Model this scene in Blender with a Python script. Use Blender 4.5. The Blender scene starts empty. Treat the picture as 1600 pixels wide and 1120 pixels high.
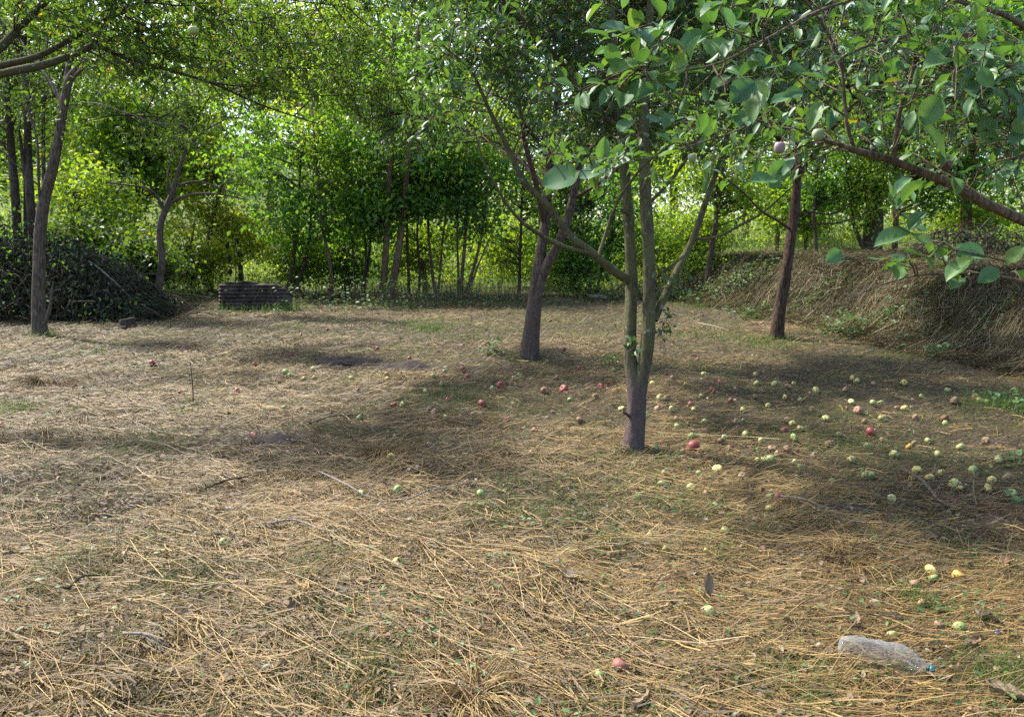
import bpy, math
import numpy as np
from mathutils import Vector, Matrix

# ------------------------------------------------------------------ camera, sky, sun, exposure
SC = bpy.context.scene
C = SC.collection
F = 1244.0                      # focal length in photograph pixels (1600 wide)
EYE = 1.5
PITCH = math.atan((560 - 375) / F)
cam = bpy.data.cameras.new("camera"); cam_o = bpy.data.objects.new("camera", cam); C.objects.link(cam_o)
cam.sensor_width = 36.0; cam.lens = F / 1600 * 36.0; cam.clip_end = 2000; cam.clip_start = 0.05
cam_o.location = (0, 0, EYE); cam_o.rotation_euler = (math.pi / 2 - PITCH, 0, 0)
SC.camera = cam_o

SUN_EL = math.radians(50)
SUN_AZ = math.radians(-56)      # measured from +Y (view direction), negative = to the left
world = bpy.data.worlds.new("World"); SC.world = world; world.use_nodes = True
wn = world.node_tree.nodes; wl = world.node_tree.links
sky = wn.new("ShaderNodeTexSky"); sky.sky_type = 'NISHITA'; sky.sun_disc = False
sky.sun_elevation = SUN_EL; sky.sun_rotation = SUN_AZ
sky.air_density = 1.0; sky.dust_density = 2.0
wn["Background"].inputs["Strength"].default_value = 0.15
wl.new(sky.outputs[0], wn["Background"].inputs["Color"])
sun = bpy.data.lights.new("sun", 'SUN'); sun.energy = 3.7; sun.angle = math.radians(2.2); sun.color = (1.0, 0.95, 0.86)
sun_o = bpy.data.objects.new("sun", sun); C.objects.link(sun_o)
sdir = Vector((math.sin(SUN_AZ) * math.cos(SUN_EL), math.cos(SUN_AZ) * math.cos(SUN_EL), math.sin(SUN_EL)))
sun_o.rotation_euler = sdir.to_track_quat('Z', 'Y').to_euler(); sun_o.location = sdir * 50
SC.view_settings.view_transform = 'Standard'; SC.view_settings.look = 'None'
SC.view_settings.exposure = 1.55; SC.view_settings.gamma = 1.0
SC.render.engine = 'CYCLES'; SC.cycles.use_denoising = False
SC.cycles.max_bounces = 8; SC.cycles.diffuse_bounces = 4; SC.cycles.transmission_bounces = 6
SC.cycles.transparent_max_bounces = 12; SC.cycles.caustics_reflective = False; SC.cycles.caustics_refractive = False

# ------------------------------------------------------------------ helpers
RNG = np.random.default_rng(7)
cp, sp = math.cos(PITCH), math.sin(PITCH)

def ray(px, py):
    u = (px - 800) / F; v = (560 - py) / F
    return np.array([u, cp + v * sp, -sp + v * cp])

def at(px, py, Y):
    d = ray(px, py); return np.array([0, 0, EYE]) + d * (Y / d[1])

def hash2(ix, iy, s):
    h = (ix.astype(np.int64) * 374761393 + iy.astype(np.int64) * 668265263 + s * 974711) & 0x7fffffff
    h = ((h ^ (h >> 13)) * 1274126177) & 0x7fffffff
    return ((h ^ (h >> 16)) & 0xffff) / 65535.0

def vnoise(x, y, s=0):
    x = np.asarray(x, float); y = np.asarray(y, float)
    ix = np.floor(x); iy = np.floor(y); fx = x - ix; fy = y - iy
    fx = fx * fx * (3 - 2 * fx); fy = fy * fy * (3 - 2 * fy)
    ix = ix.astype(int); iy = iy.astype(int)
    a = hash2(ix, iy, s); b = hash2(ix + 1, iy, s); c = hash2(ix, iy + 1, s); d = hash2(ix + 1, iy + 1, s)
    return (a * (1 - fx) + b * fx) * (1 - fy) + (c * (1 - fx) + d * fx) * fy

def sstep(a, b, x):
    t = np.clip((x - a) / (b - a), 0, 1); return t * t * (3 - 2 * t)

FOOT_Y = [-50, 0, 6, 9, 12, 15, 19.6, 24, 60, 400]
FOOT_X = [6.6, 6.3, 6.0, 5.75, 5.5, 5.1, 4.3, 3.9, 6, 30]

def terrain(x, y):
    x = np.asarray(x, float); y = np.asarray(y, float)
    z = 0.05 * (vnoise(x * .45, y * .45, 1) - .5) + 0.035 * (vnoise(x * 1.7, y * 1.7, 2) - .5) + .05 * (vnoise(x * 4.3, y * 4.3, 3) - .5) + .022 * (vnoise(x * 10, y * 10, 6) - .5)
    d = x - np.interp(y, FOOT_Y, FOOT_X) + .35 * (vnoise(x * .3, y * .5, 4) - .5)
    bank = sstep(-.15, 2.0, d) * 1.0 + .03 * np.clip(d - 1.7, 0, 12)
    bank = bank + sstep(.2, .9, d) * sstep(2.6, 1.6, d) * (.34 * (vnoise(x * 1.3, y * 1.1, 5) - .5) + .14 * (vnoise(x * 3.4, y * 3.1, 7) - .5))
    z = z + bank
    z = z + np.clip(y - 24, 0, 400) * .028 * sstep(24, 34, y)          # meadow rises gently beyond the trees
    hill = np.clip(y - 36, 0, 70) * .16 * sstep(2, -14, x)               # wooded hillside far left
    return z + hill

def ground(px, py):
    d = ray(px, py); t = 1.0
    o = np.array([0, 0, EYE]); lo = 1.0
    for t in np.linspace(1.2, 45, 900):
        p = o + d * t
        if p[2] < terrain(p[0], p[1]):
            break
        lo = t
    for _ in range(14):
        m = (lo + t) / 2; p = o + d * m
        if p[2] < terrain(p[0], p[1]): t = m
        else: lo = m
    return o + d * lo

def nrm(v):
    return v / np.maximum(np.linalg.norm(v, axis=-1, keepdims=True), 1e-9)

def rvec(n, rng=RNG):
    return nrm(rng.normal(size=(n, 3)))

def props(o, label=None, cat=None, group=None, kind=None):
    if label: o["label"] = label
    if cat: o["category"] = cat
    if group: o["group"] = group
    if kind: o["kind"] = kind
    return o

def thing(name, loc, label, cat, group=None):
    o = bpy.data.objects.new(name, None); C.objects.link(o); o.location = loc; o.empty_display_size = .1
    return props(o, label, cat, group)

def np_mesh(name, verts, faces, tint=None, smooth=False):
    """faces: list of int arrays (M,3) or (M,4); tint: per-face floats in the same order"""
    me = bpy.data.meshes.new(name)
    verts = np.ascontiguousarray(verts, dtype=np.float32)
    faces = [f for f in faces if len(f)]
    nl = sum(f.size for f in faces); npoly = sum(len(f) for f in faces)
    me.vertices.add(len(verts)); me.vertices.foreach_set("co", verts.ravel())
    me.loops.add(nl); me.polygons.add(npoly)
    me.loops.foreach_set("vertex_index", np.concatenate([f.ravel() for f in faces]).astype(np.int32))
    tot = np.concatenate([np.full(len(f), f.shape[1]) for f in faces])
    start = np.concatenate([[0], np.cumsum(tot)[:-1]])
    me.polygons.foreach_set("loop_start", start.astype(np.int32))
    if smooth: me.polygons.foreach_set("use_smooth", np.ones(npoly, dtype=bool))
    if tint is not None:
        a = me.attributes.new("tint", 'FLOAT', 'FACE'); a.data.foreach_set("value", np.asarray(tint, np.float32))
    me.update(calc_edges=True)
    return me

def put(name, me, mat, parent=None, loc=None, kind=None):
    o = bpy.data.objects.new(name, me); C.objects.link(o)
    if mat is not None and not me.materials: me.materials.append(mat)
    if parent is not None: o.parent = parent
    if loc is not None: o.location = loc
    if kind: o["kind"] = kind
    return o

def spline(pts, n):
    """Catmull-Rom through rows (x,y,z,r), n samples"""
    p = np.asarray(pts, float)
    if len(p) == 2:
        t = np.linspace(0, 1, n)[:, None]; return p[0] * (1 - t) + p[1] * t
    q = np.vstack([2 * p[0] - p[1], p, 2 * p[-1] - p[-2]])
    out = []
    for s in np.linspace(0, len(p) - 1 - 1e-6, n):
        i = int(s); t = s - i
        a, b, c, d = q[i], q[i + 1], q[i + 2], q[i + 3]
        out.append(.5 * (2 * b + (c - a) * t + (2 * a - 5 * b + 4 * c - d) * t * t + (3 * b - a - 3 * c + d) * t ** 3))
    out = np.array(out); out[:, 3] = np.maximum(out[:, 3], .0008)
    return out

def tube(path, sides=10, rough=0.0, flare=0.0, rng=RNG, knots=0):
    """path rows (x,y,z,r) -> verts, quads (open tube with end cap)"""
    P = path[:, :3]; R = path[:, 3].copy(); n = len(P)
    T = np.gradient(P, axis=0); T = nrm(T)
    up = np.array([1.0, 0, 0]) if abs(T[0][0]) < .8 else np.array([0, 1.0, 0])
    N = up - T[0] * up.dot(T[0]); N /= np.linalg.norm(N)
    V = []
    if flare:
        s = np.linalg.norm(P - P[0], axis=1); R = R * (1 + flare * np.exp(-s / (4 * R[0] + 1e-6)))
    seed = int(rng.integers(1 << 20))
    cl = np.concatenate([[0], np.cumsum(np.linalg.norm(np.diff(P, axis=0), axis=1))])
    for i in range(n):
        N = N - T[i] * N.dot(T[i]); N /= np.linalg.norm(N); B = np.cross(T[i], N)
        a = np.linspace(0, 2 * math.pi, sides, endpoint=False)
        rr = R[i] * np.ones(sides)
        if rough:
            q = cl[i] / (R[0] * 2.5)
            m = vnoise(np.cos(a) * 1.3 + 7, np.sin(a) * 1.3 + q * .8 + 3, seed) + .5 * vnoise(np.cos(a) * 4 + 7, np.sin(a) * 4 + q * 2.2, seed + 1)
            rr = rr * (1 + rough * (m - .75))
        if flare:
            rr = rr * (1 + .25 * flare * np.exp(-cl[i] / (3 * R[0])) * np.cos(a * 4 + seed))
        V.append(P[i] + rr[:, None] * (np.cos(a)[:, None] * N + np.sin(a)[:, None] * B))
    V.append(P[-1][None] + T[-1] * R[-1] * .6)
    V = np.vstack(V)
    i = np.arange(n - 1)[:, None] * sides; j = np.arange(sides)[None]; k = (j + 1) % sides
    q = np.stack([i + j, i + k, i + sides + k, i + sides + j], -1).reshape(-1, 4)
    c = (n - 1) * sides
    cap = np.stack([c + np.arange(sides), c + (np.arange(sides) + 1) % sides, np.full(sides, n * sides)], -1)
    return V, q, cap

def tube_obj(name, path, mat, parent, sides=10, rough=.12, flare=0., rng=RNG):
    V, q, c = tube(path, sides, rough, flare, rng)
    if parent is not None: V = V - np.array(parent.location)
    return put(name, np_mesh(name, V, [q, c], smooth=True), mat, parent)

def sticks(paths, r0, r1, sides=3):
    """paths (n,k,3) -> verts, quads : many thin tapered tubes"""
    n, k, _ = paths.shape
    T = nrm(np.gradient(paths, axis=1))
    ref = np.tile(np.array([.31, .17, .93]), (n, k, 1))
    N = nrm(np.cross(T, ref)); B = np.cross(T, N)
    s = np.linspace(0, 1, k)[None, :]
    R = (np.asarray(r0)[:, None] * (1 - s) + np.asarray(r1)[:, None] * s)
    a = np.linspace(0, 2 * math.pi, sides, endpoint=False)
    V = paths[:, :, None, :] + R[:, :, None, None] * (np.cos(a)[None, None, :, None] * N[:, :, None, :] + np.sin(a)[None, None, :, None] * B[:, :, None, :])
    V = V.reshape(-1, 3)
    b = (np.arange(n) * k * sides)[:, None, None]; i = (np.arange(k - 1) * sides)[None, :, None]; j = np.arange(sides)[None, None]; jn = (j + 1) % sides
    q = np.stack([b + i + j, b + i + jn, b + i + sides + jn, b + i + sides + j], -1).reshape(-1, 4)
    return V, q

# leaf templates: rows (along, across, up), faces
LEAF2 = (np.array([[0, 0, 0], [.48, .5, .10], [1, 0, -.06], [.48, -.5, .10]]), np.array([[0, 1, 2], [0, 2, 3]]))
LEAF6 = (np.array([[0, 0, 0], [.30, .40, .10], [.68, .42, .07], [1, 0, -.12], [.68, -.42, .07], [.30, -.40, .10], [.5, 0, 0.0]]),
         np.array([[0, 6, 1], [1, 6, 2], [2, 6, 3], [3, 6, 4], [4, 6, 5], [5, 6, 0]]))

LEAF4 = (np.array([[0, 0, 0], [.36, .46, .09], [.80, .30, .03], [1, 0, -.08], [.74, -.36, .04], [.34, -.44, .09]]), np.array([[0, 3, 1], [1, 3, 2], [0, 5, 3], [5, 4, 3]]))

def leaves(B, D, N, L, W, tpl):
    """B base, D direction, N normal, all (n,3); L,W (n,)"""
    tv, tf = tpl; n = len(B); m = len(tv)
    D = nrm(D); S = nrm(np.cross(N, D)); U = np.cross(D, S)
    V = B[:, None] + D[:, None] * (tv[None, :, 0:1] * L[:, None, None]) + S[:, None] * (tv[None, :, 1:2] * W[:, None, None]) + U[:, None] * (tv[None, :, 2:3] * L[:, None, None])
    Fc = (np.arange(n) * m)[:, None, None] + tf[None]
    return V.reshape(-1, 3), Fc.reshape(-1, tf.shape[1])

def leaf_obj(name, B, D, N, L, W, tpl, mat, parent, tint):
    V, f = leaves(B, D, N, L, W, tpl)
    if parent is not None: V = V - np.array(parent.location)
    return put(name, np_mesh(name, V, [f], np.repeat(tint, len(tpl[1]))), mat, parent, kind="stuff")

# ------------------------------------------------------------------ materials
def mat_new(name):
    m = bpy.data.materials.new(name); m.use_nodes = True
    nt = m.node_tree; b = nt.nodes["Principled BSDF"]
    return m, nt, b, nt.nodes, nt.links

def ramp(nodes, stops):
    r = nodes.new("ShaderNodeValToRGB"); cr = r.color_ramp
    while len(cr.elements) < len(stops): cr.elements.new(.5)
    for e, (p, c) in zip(cr.elements, stops): e.position = p; e.color = (*c, 1)
    return r

def leaf_mat(name, stops, trans=.45, tgain=(1.5, 1.35, .5), rough=.5, by_object=False, spec=.4):
    m, nt, b, N, L = mat_new(name)
    src = N.new("ShaderNodeObjectInfo").outputs["Random"] if by_object else None
    if src is None:
        a = N.new("ShaderNodeAttribute"); a.attribute_name = "tint"; src = a.outputs["Fac"]
    r = ramp(N, stops); L.new(src, r.inputs[0])
    nz = N.new("ShaderNodeTexNoise"); nz.inputs["Scale"].default_value = 60; nz.inputs["Detail"].default_value = 2
    hsv = N.new("ShaderNodeHueSaturation"); mp = N.new("ShaderNodeMapRange")
    mp.inputs["To Min"].default_value = .75; mp.inputs["To Max"].default_value = 1.25
    geo = N.new("ShaderNodeTexCoord"); L.new(geo.outputs["Object"], nz.inputs["Vector"])
    L.new(nz.outputs["Fac"], mp.inputs["Value"]); L.new(mp.outputs[0], hsv.inputs["Value"]); L.new(r.outputs[0], hsv.inputs["Color"])
    L.new(hsv.outputs[0], b.inputs["Base Color"]); b.inputs["Roughness"].default_value = rough
    b.inputs["Specular IOR Level"].default_value = spec
    t = N.new("ShaderNodeBsdfTranslucent"); mul = N.new("ShaderNodeMix"); mul.data_type = 'RGBA'; mul.blend_type = 'MULTIPLY'
    mul.inputs["Factor"].default_value = 1; L.new(hsv.outputs[0], mul.inputs[6]); mul.inputs[7].default_value = (*tgain, 1)
    L.new(mul.outputs[2], t.inputs["Color"])
    mx = N.new("ShaderNodeMixShader"); mx.inputs[0].default_value = trans
    L.new(b.outputs[0], mx.inputs[1]); L.new(t.outputs[0], mx.inputs[2])
    L.new(mx.outputs[0], N["Material Output"].inputs["Surface"])
    return m

def tint_mat(name, stops, rough=.7, spec=.3, trans=0.):
    m, nt, b, N, L = mat_new(name)
    a = N.new("ShaderNodeAttribute"); a.attribute_name = "tint"
    r = ramp(N, stops); L.new(a.outputs["Fac"], r.inputs[0]); L.new(r.outputs[0], b.inputs["Base Color"])
    b.inputs["Roughness"].default_value = rough; b.inputs["Specular IOR Level"].default_value = spec
    if trans:
        t = N.new("ShaderNodeBsdfTranslucent"); L.new(r.outputs[0], t.inputs["Color"])
        mx = N.new("ShaderNodeMixShader"); mx.inputs[0].default_value = trans
        L.new(b.outputs[0], mx.inputs[1]); L.new(t.outputs[0], mx.inputs[2]); L.new(mx.outputs[0], N["Material Output"].inputs["Surface"])
    return m

def bark_mat(name, dark, light, moss=None, base=None, scale=1.0, base_z=.7, bump=.6):
    """ridged bark; base = colour of the lowest bark (up to base_z), moss = lichen patches"""
    m, nt, b, N, L = mat_new(name)
    tc = N.new("ShaderNodeTexCoord"); mp = N.new("ShaderNodeMapping"); mp.inputs["Scale"].default_value = (1, 1, .22)
    L.new(tc.outputs["Object"], mp.inputs["Vector"])
    n1 = N.new("ShaderNodeTexNoise"); n1.inputs["Scale"].default_value = 55 * scale; n1.inputs["Detail"].default_value = 6; n1.inputs["Roughness"].default_value = .7
    L.new(mp.outputs[0], n1.inputs["Vector"])
    r = ramp(N, [(.40, dark), (.62, light)]); L.new(n1.outputs["Fac"], r.inputs[0])
    col = r.outputs[0]
    n2 = N.new("ShaderNodeTexNoise"); n2.inputs["Scale"].default_value = 6 * scale; n2.inputs["Detail"].default_value = 4
    L.new(tc.outputs["Object"], n2.inputs["Vector"])
    def mixc(fac, a, c):
        x = N.new("ShaderNodeMix"); x.data_type = 'RGBA'; L.new(fac, x.inputs["Factor"]); L.new(a, x.inputs[6])
        if isinstance(c, tuple): x.inputs[7].default_value = (*c, 1)
        else: L.new(c, x.inputs[7])
        return x.outputs[2]
    if moss:
        q = N.new("ShaderNodeMapRange"); q.inputs["From Min"].default_value = .34; q.inputs["From Max"].default_value = .58; q.inputs["To Max"].default_value = .8
        L.new(n2.outputs["Fac"], q.inputs["Value"]); col = mixc(q.outputs[0], col, moss)
        n3 = N.new("ShaderNodeTexNoise"); n3.inputs["Scale"].default_value = 24 * scale; n3.inputs["Detail"].default_value = 2; L.new(tc.outputs["Object"], n3.inputs["Vector"])
        q3 = N.new("ShaderNodeMapRange"); q3.inputs["From Min"].default_value = .66; q3.inputs["From Max"].default_value = .72; q3.inputs["To Max"].default_value = .6
        L.new(n3.outputs["Fac"], q3.inputs["Value"]); col = mixc(q3.outputs[0], col, (.36, .36, .33))
    if base:
        s = N.new("ShaderNodeSeparateXYZ"); L.new(tc.outputs["Object"], s.inputs[0])
        ad = N.new("ShaderNodeMath"); ad.operation = 'MULTIPLY_ADD'; L.new(n2.outputs["Fac"], ad.inputs[0]); ad.inputs[1].default_value = .35; L.new(s.outputs["Z"], ad.inputs[2])
        q = N.new("ShaderNodeMapRange"); q.inputs["From Min"].default_value = base_z; q.inputs["From Max"].default_value = base_z + .3; q.inputs["To Min"].default_value = 1; q.inputs["To Max"].default_value = 0
        L.new(ad.outputs[0], q.inputs["Value"])
        r2 = ramp(N, [(.3, tuple(c * .45 for c in base)), (.66, base)]); L.new(n1.outputs["Fac"], r2.inputs[0])
        col = mixc(q.outputs[0], col, r2.outputs[0])
    L.new(col, b.inputs["Base Color"]); b.inputs["Roughness"].default_value = .9; b.inputs["Specular IOR Level"].default_value = .15
    bp = N.new("ShaderNodeBump"); bp.inputs["Strength"].default_value = min(1, bump * 1.5); bp.inputs["Distance"].default_value = .03
    L.new(n1.outputs["Fac"], bp.inputs["Height"]); L.new(bp.outputs[0], b.inputs["Normal"])
    return m

def plain_mat(name, col, rough=.6, spec=.4, var=.25, scale=30):
    m, nt, b, N, L = mat_new(name)
    tc = N.new("ShaderNodeTexCoord"); nz = N.new("ShaderNodeTexNoise"); nz.inputs["Scale"].default_value = scale; nz.inputs["Detail"].default_value = 4
    L.new(tc.outputs["Object"], nz.inputs["Vector"])
    r = ramp(N, [(.3, tuple(c * (1 - var) for c in col)), (.7, tuple(min(1, c * (1 + var)) for c in col))]); L.new(nz.outputs["Fac"], r.inputs[0])
    L.new(r.outputs[0], b.inputs["Base Color"]); b.inputs["Roughness"].default_value = rough; b.inputs["Specular IOR Level"].default_value = spec
    return m

M = {}
M['near_leaf'] = leaf_mat('near_leaf', [(0, (.055, .13, .052)), (.45, (.08, .18, .068)), (.85, (.105, .20, .06)), (.985, (.12, .20, .045)), (1, (.30, .25, .04))], trans=.34, tgain=(1.4, 1.4, .4), rough=.5, by_object=True, spec=.45)
M['near_leaf_t'] = leaf_mat('near_leaf_t', [(0, (.05, .12, .048)), (.5, (.075, .17, .06)), (.85, (.10, .19, .055)), (.95, (.15, .21, .035)), (1, (.30, .23, .03))], trans=.36, tgain=(1.5, 1.4, .35), rough=.5, spec=.45)
M['apple_leaf'] = leaf_mat('apple_leaf', [(0, (.04, .085, .038)), (.5, (.06, .12, .05)), (.9, (.09, .155, .05)), (1, (.24, .22, .03))], trans=.45, tgain=(1.6, 1.6, .5), rough=.42, spec=.6)
M['olive_leaf'] = leaf_mat('olive_leaf', [(0, (.045, .085, .025)), (.6, (.068, .125, .035)), (.9, (.11, .155, .035)), (1, (.25, .18, .03))], trans=.5, tgain=(1.9, 1.85, .4))
M['bright_leaf'] = leaf_mat('bright_leaf', [(0, (.09, .17, .03)), (.5, (.15, .24, .04)), (1, (.24, .29, .04))], trans=.55, tgain=(2.0, 1.9, .5))  # raised leaf colour and translucent gain carry part of the backlit glow
M['sunlit_leaf'] = leaf_mat('sunlit_leaf', [(0, (.13, .20, .03)), (.5, (.23, .28, .035)), (1, (.36, .33, .04))], trans=.55, tgain=(1.85, 1.7, .5))  # yellow green of sunlit foliage put into the leaf colour
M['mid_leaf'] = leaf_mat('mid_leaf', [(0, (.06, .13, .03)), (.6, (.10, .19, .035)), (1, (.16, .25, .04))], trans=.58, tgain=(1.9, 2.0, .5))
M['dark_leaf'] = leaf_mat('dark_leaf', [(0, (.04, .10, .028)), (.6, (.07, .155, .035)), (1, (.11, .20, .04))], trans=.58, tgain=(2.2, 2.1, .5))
M['hazed_hill_leaf'] = leaf_mat('hazed_hill_leaf', [(0, (.06, .13, .06)), (.6, (.09, .17, .08)), (1, (.14, .21, .08))], trans=.4, tgain=(1.3, 1.3, .6))  # leaf green shifted bluish to stand in for distant haze
M['dead_leaf'] = tint_mat('dead_leaf', [(0, (.07, .05, .035)), (.35, (.17, .115, .07)), (.7, (.24, .185, .125)), (1, (.36, .32, .26))], rough=.75, trans=.15)
M['dry_hang'] = tint_mat('dry_hang', [(0, (.02, .022, .013)), (.35, (.035, .045, .02)), (.6, (.07, .062, .038)), (.9, (.12, .11, .075)), (1, (.25, .23, .18))], rough=.85)
M['straw'] = tint_mat('straw', [(0, (0.031, 0.021, 0.009)), (.17, (0.071, 0.045, 0.020)), (.27, (0.073, 0.069, 0.022)), (.36, (0.134, 0.073, 0.029)), (.52, (0.180, 0.114, 0.040)), (.72, (0.293, 0.187, 0.060)), (.9, (0.402, 0.273, 0.098)), (1, (0.460, 0.351, 0.190))], rough=.6, spec=.3, trans=.10)
M['hay'] = tint_mat('hay', [(0, (0.044, 0.037, 0.021)), (.25, (0.075, 0.075, 0.032)), (.45, (0.132, 0.106, 0.057)), (.75, (0.229, 0.180, 0.097)), (1, (0.370, 0.308, 0.185))], rough=.75, trans=.1)
M['grass'] = tint_mat('grass', [(0, (.055, .11, .02)), (.5, (.10, .18, .03)), (.85, (.17, .24, .045)), (1, (.33, .31, .10))], rough=.5, trans=.35)
M['meadow'] = tint_mat('meadow', [(0, (0.080, 0.144, 0.028)), (.4, (0.152, 0.207, 0.048)), (.8, (0.288, 0.297, 0.112)), (1, (0.400, 0.405, 0.208))], rough=.6, trans=.35)
M['weed'] = leaf_mat('weed', [(0, (.04, .10, .03)), (.6, (.075, .16, .045)), (1, (.13, .20, .06))], trans=.3)
M['bark_main'] = bark_mat('bark_main', (.05, .044, .024), (.14, .122, .07), moss=(.125, .128, .055), base=(.15, .112, .102), base_z=.62)
M['bark_red_shaded'] = bark_mat('bark_red_shaded', (.03, .02, .015), (.12, .075, .055))  # darker reddish bark, the shade on this trunk put into its colour
M['bark_red'] = bark_mat('bark_red', (.045, .032, .024), (.15, .108, .085), base=(.14, .10, .085), base_z=.9)
M['bark_left'] = bark_mat('bark_left', (.055, .043, .034), (.155, .12, .095), scale=.7, bump=.4)
M['bark_dark'] = bark_mat('bark_dark', (.03, .024, .018), (.10, .078, .055), scale=.6)
M['bark_far'] = bark_mat('bark_far', (.07, .048, .03), (.19, .135, .085), scale=.5)
M['bark_twig'] = bark_mat('bark_twig', (.075, .055, .038), (.21, .155, .105), scale=1.6, bump=.4)
M['bark_bough'] = bark_mat('bark_bough', (.035, .03, .02), (.13, .105, .065), moss=(.085, .085, .04), scale=1.0)
M['stick'] = bark_mat('stick', (.13, .105, .085), (.36, .31, .26), scale=2.0, bump=.3)

def ground_material():
    m, nt, b, N, L = mat_new('ground')
    tc = N.new("ShaderNodeTexCoord")
    def noise(s, d=5, r=.6):
        n = N.new("ShaderNodeTexNoise"); n.inputs["Scale"].default_value = s; n.inputs["Detail"].default_value = d; n.inputs["Roughness"].default_value = r
        L.new(tc.outputs["Object"], n.inputs["Vector"]); return n
    a = noise(38, 8, .75); r1 = ramp(N, [(.30, (.025, .02, .014)), (.52, (.075, .058, .036)), (.75, (.18, .14, .08))]); L.new(a.outputs["Fac"], r1.inputs[0])
    g = noise(14, 6, .7); r2 = ramp(N, [(.3, (.05, .055, .018)), (.7, (.15, .15, .05))]); L.new(a.outputs["Fac"], r2.inputs[0])
    pz = noise(.9, 5, .65); q = N.new("ShaderNodeMapRange"); q.inputs["From Min"].default_value = .46; q.inputs["From Max"].default_value = .66; q.inputs["To Max"].default_value = .75
    L.new(pz.outputs["Fac"], q.inputs["Value"])
    mx = N.new("ShaderNodeMix"); mx.data_type = 'RGBA'; L.new(q.outputs[0], mx.inputs["Factor"]); L.new(r1.outputs[0], mx.inputs[6]); L.new(r2.outputs[0], mx.inputs[7])
    so = noise(1.7, 6, .7); q2 = N.new("ShaderNodeMapRange"); q2.inputs["From Min"].default_value = .60; q2.inputs["From Max"].default_value = .70; L.new(so.outputs["Fac"], q2.inputs["Value"])
    mx2 = N.new("ShaderNodeMix"); mx2.data_type = 'RGBA'; L.new(q2.outputs[0], mx2.inputs["Factor"]); L.new(mx.outputs[2], mx2.inputs[6]); mx2.inputs[7].default_value = (.055, .045, .036, 1)
    sep = N.new("ShaderNodeSeparateXYZ"); L.new(tc.outputs["Object"], sep.inputs[0])
    q3 = N.new("ShaderNodeMapRange"); q3.inputs["From Min"].default_value = 21; q3.inputs["From Max"].default_value = 26; q3.inputs["To Max"].default_value = .85; L.new(sep.outputs["Y"], q3.inputs["Value"])
    mx3 = N.new("ShaderNodeMix"); mx3.data_type = 'RGBA'; L.new(q3.outputs[0], mx3.inputs["Factor"]); L.new(mx2.outputs[2], mx3.inputs[6]); mx3.inputs[7].default_value = (.13, .17, .045, 1)
    L.new(mx3.outputs[2], b.inputs["Base Color"]); b.inputs["Roughness"].default_value = .95; b.inputs["Specular IOR Level"].default_value = .1
    bp = N.new("ShaderNodeBump"); bp.inputs["Strength"].default_value = .9; bp.inputs["Distance"].default_value = .03; L.new(a.outputs["Fac"], bp.inputs["Height"]); L.new(bp.outputs[0], b.inputs["Normal"])
    return m
M['ground'] = ground_material()

# ------------------------------------------------------------------ ground sheet (orchard floor, bank, meadow, hillside)
def axis(segs):
    out = []
    for a, b, s in segs: out.append(np.arange(a, b, s))
    out.append([segs[-1][1]]); return np.concatenate(out)
gx = axis([(-420, -60, 30), (-60, -16, 2), (-16, -8, .4), (-8, 14, .11), (14, 24, .5), (24, 60, 3), (60, 420, 30)])
gy = axis([(-120, -10, 10), (-10, 1.4, .6), (1.4, 9, .09), (9, 26, .16), (26, 70, 1.2), (70, 450, 20)])
X, Y = np.meshgrid(gx, gy, indexing='ij'); Z = terrain(X, Y)
nx, ny = X.shape
ii = np.arange(nx - 1)[:, None] * ny + np.arange(ny - 1)[None]
quads = np.stack([ii, ii + ny, ii + ny + 1, ii + 1], -1).reshape(-1, 4)
g = put('ground', np_mesh('ground', np.stack([X, Y, Z], -1).reshape(-1, 3), [quads], smooth=True), M['ground'])
props(g, 'straw covered orchard floor with a grassy bank along its right side', 'ground', kind='structure')

# ------------------------------------------------------------------ tree machinery
def limb_px(rows, Y0=None):
    """rows (px, py, depth, radius) -> rows (x,y,z,r)"""
    return np.array([[*at(a, b, c), r] for a, b, c, r in rows])

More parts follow.
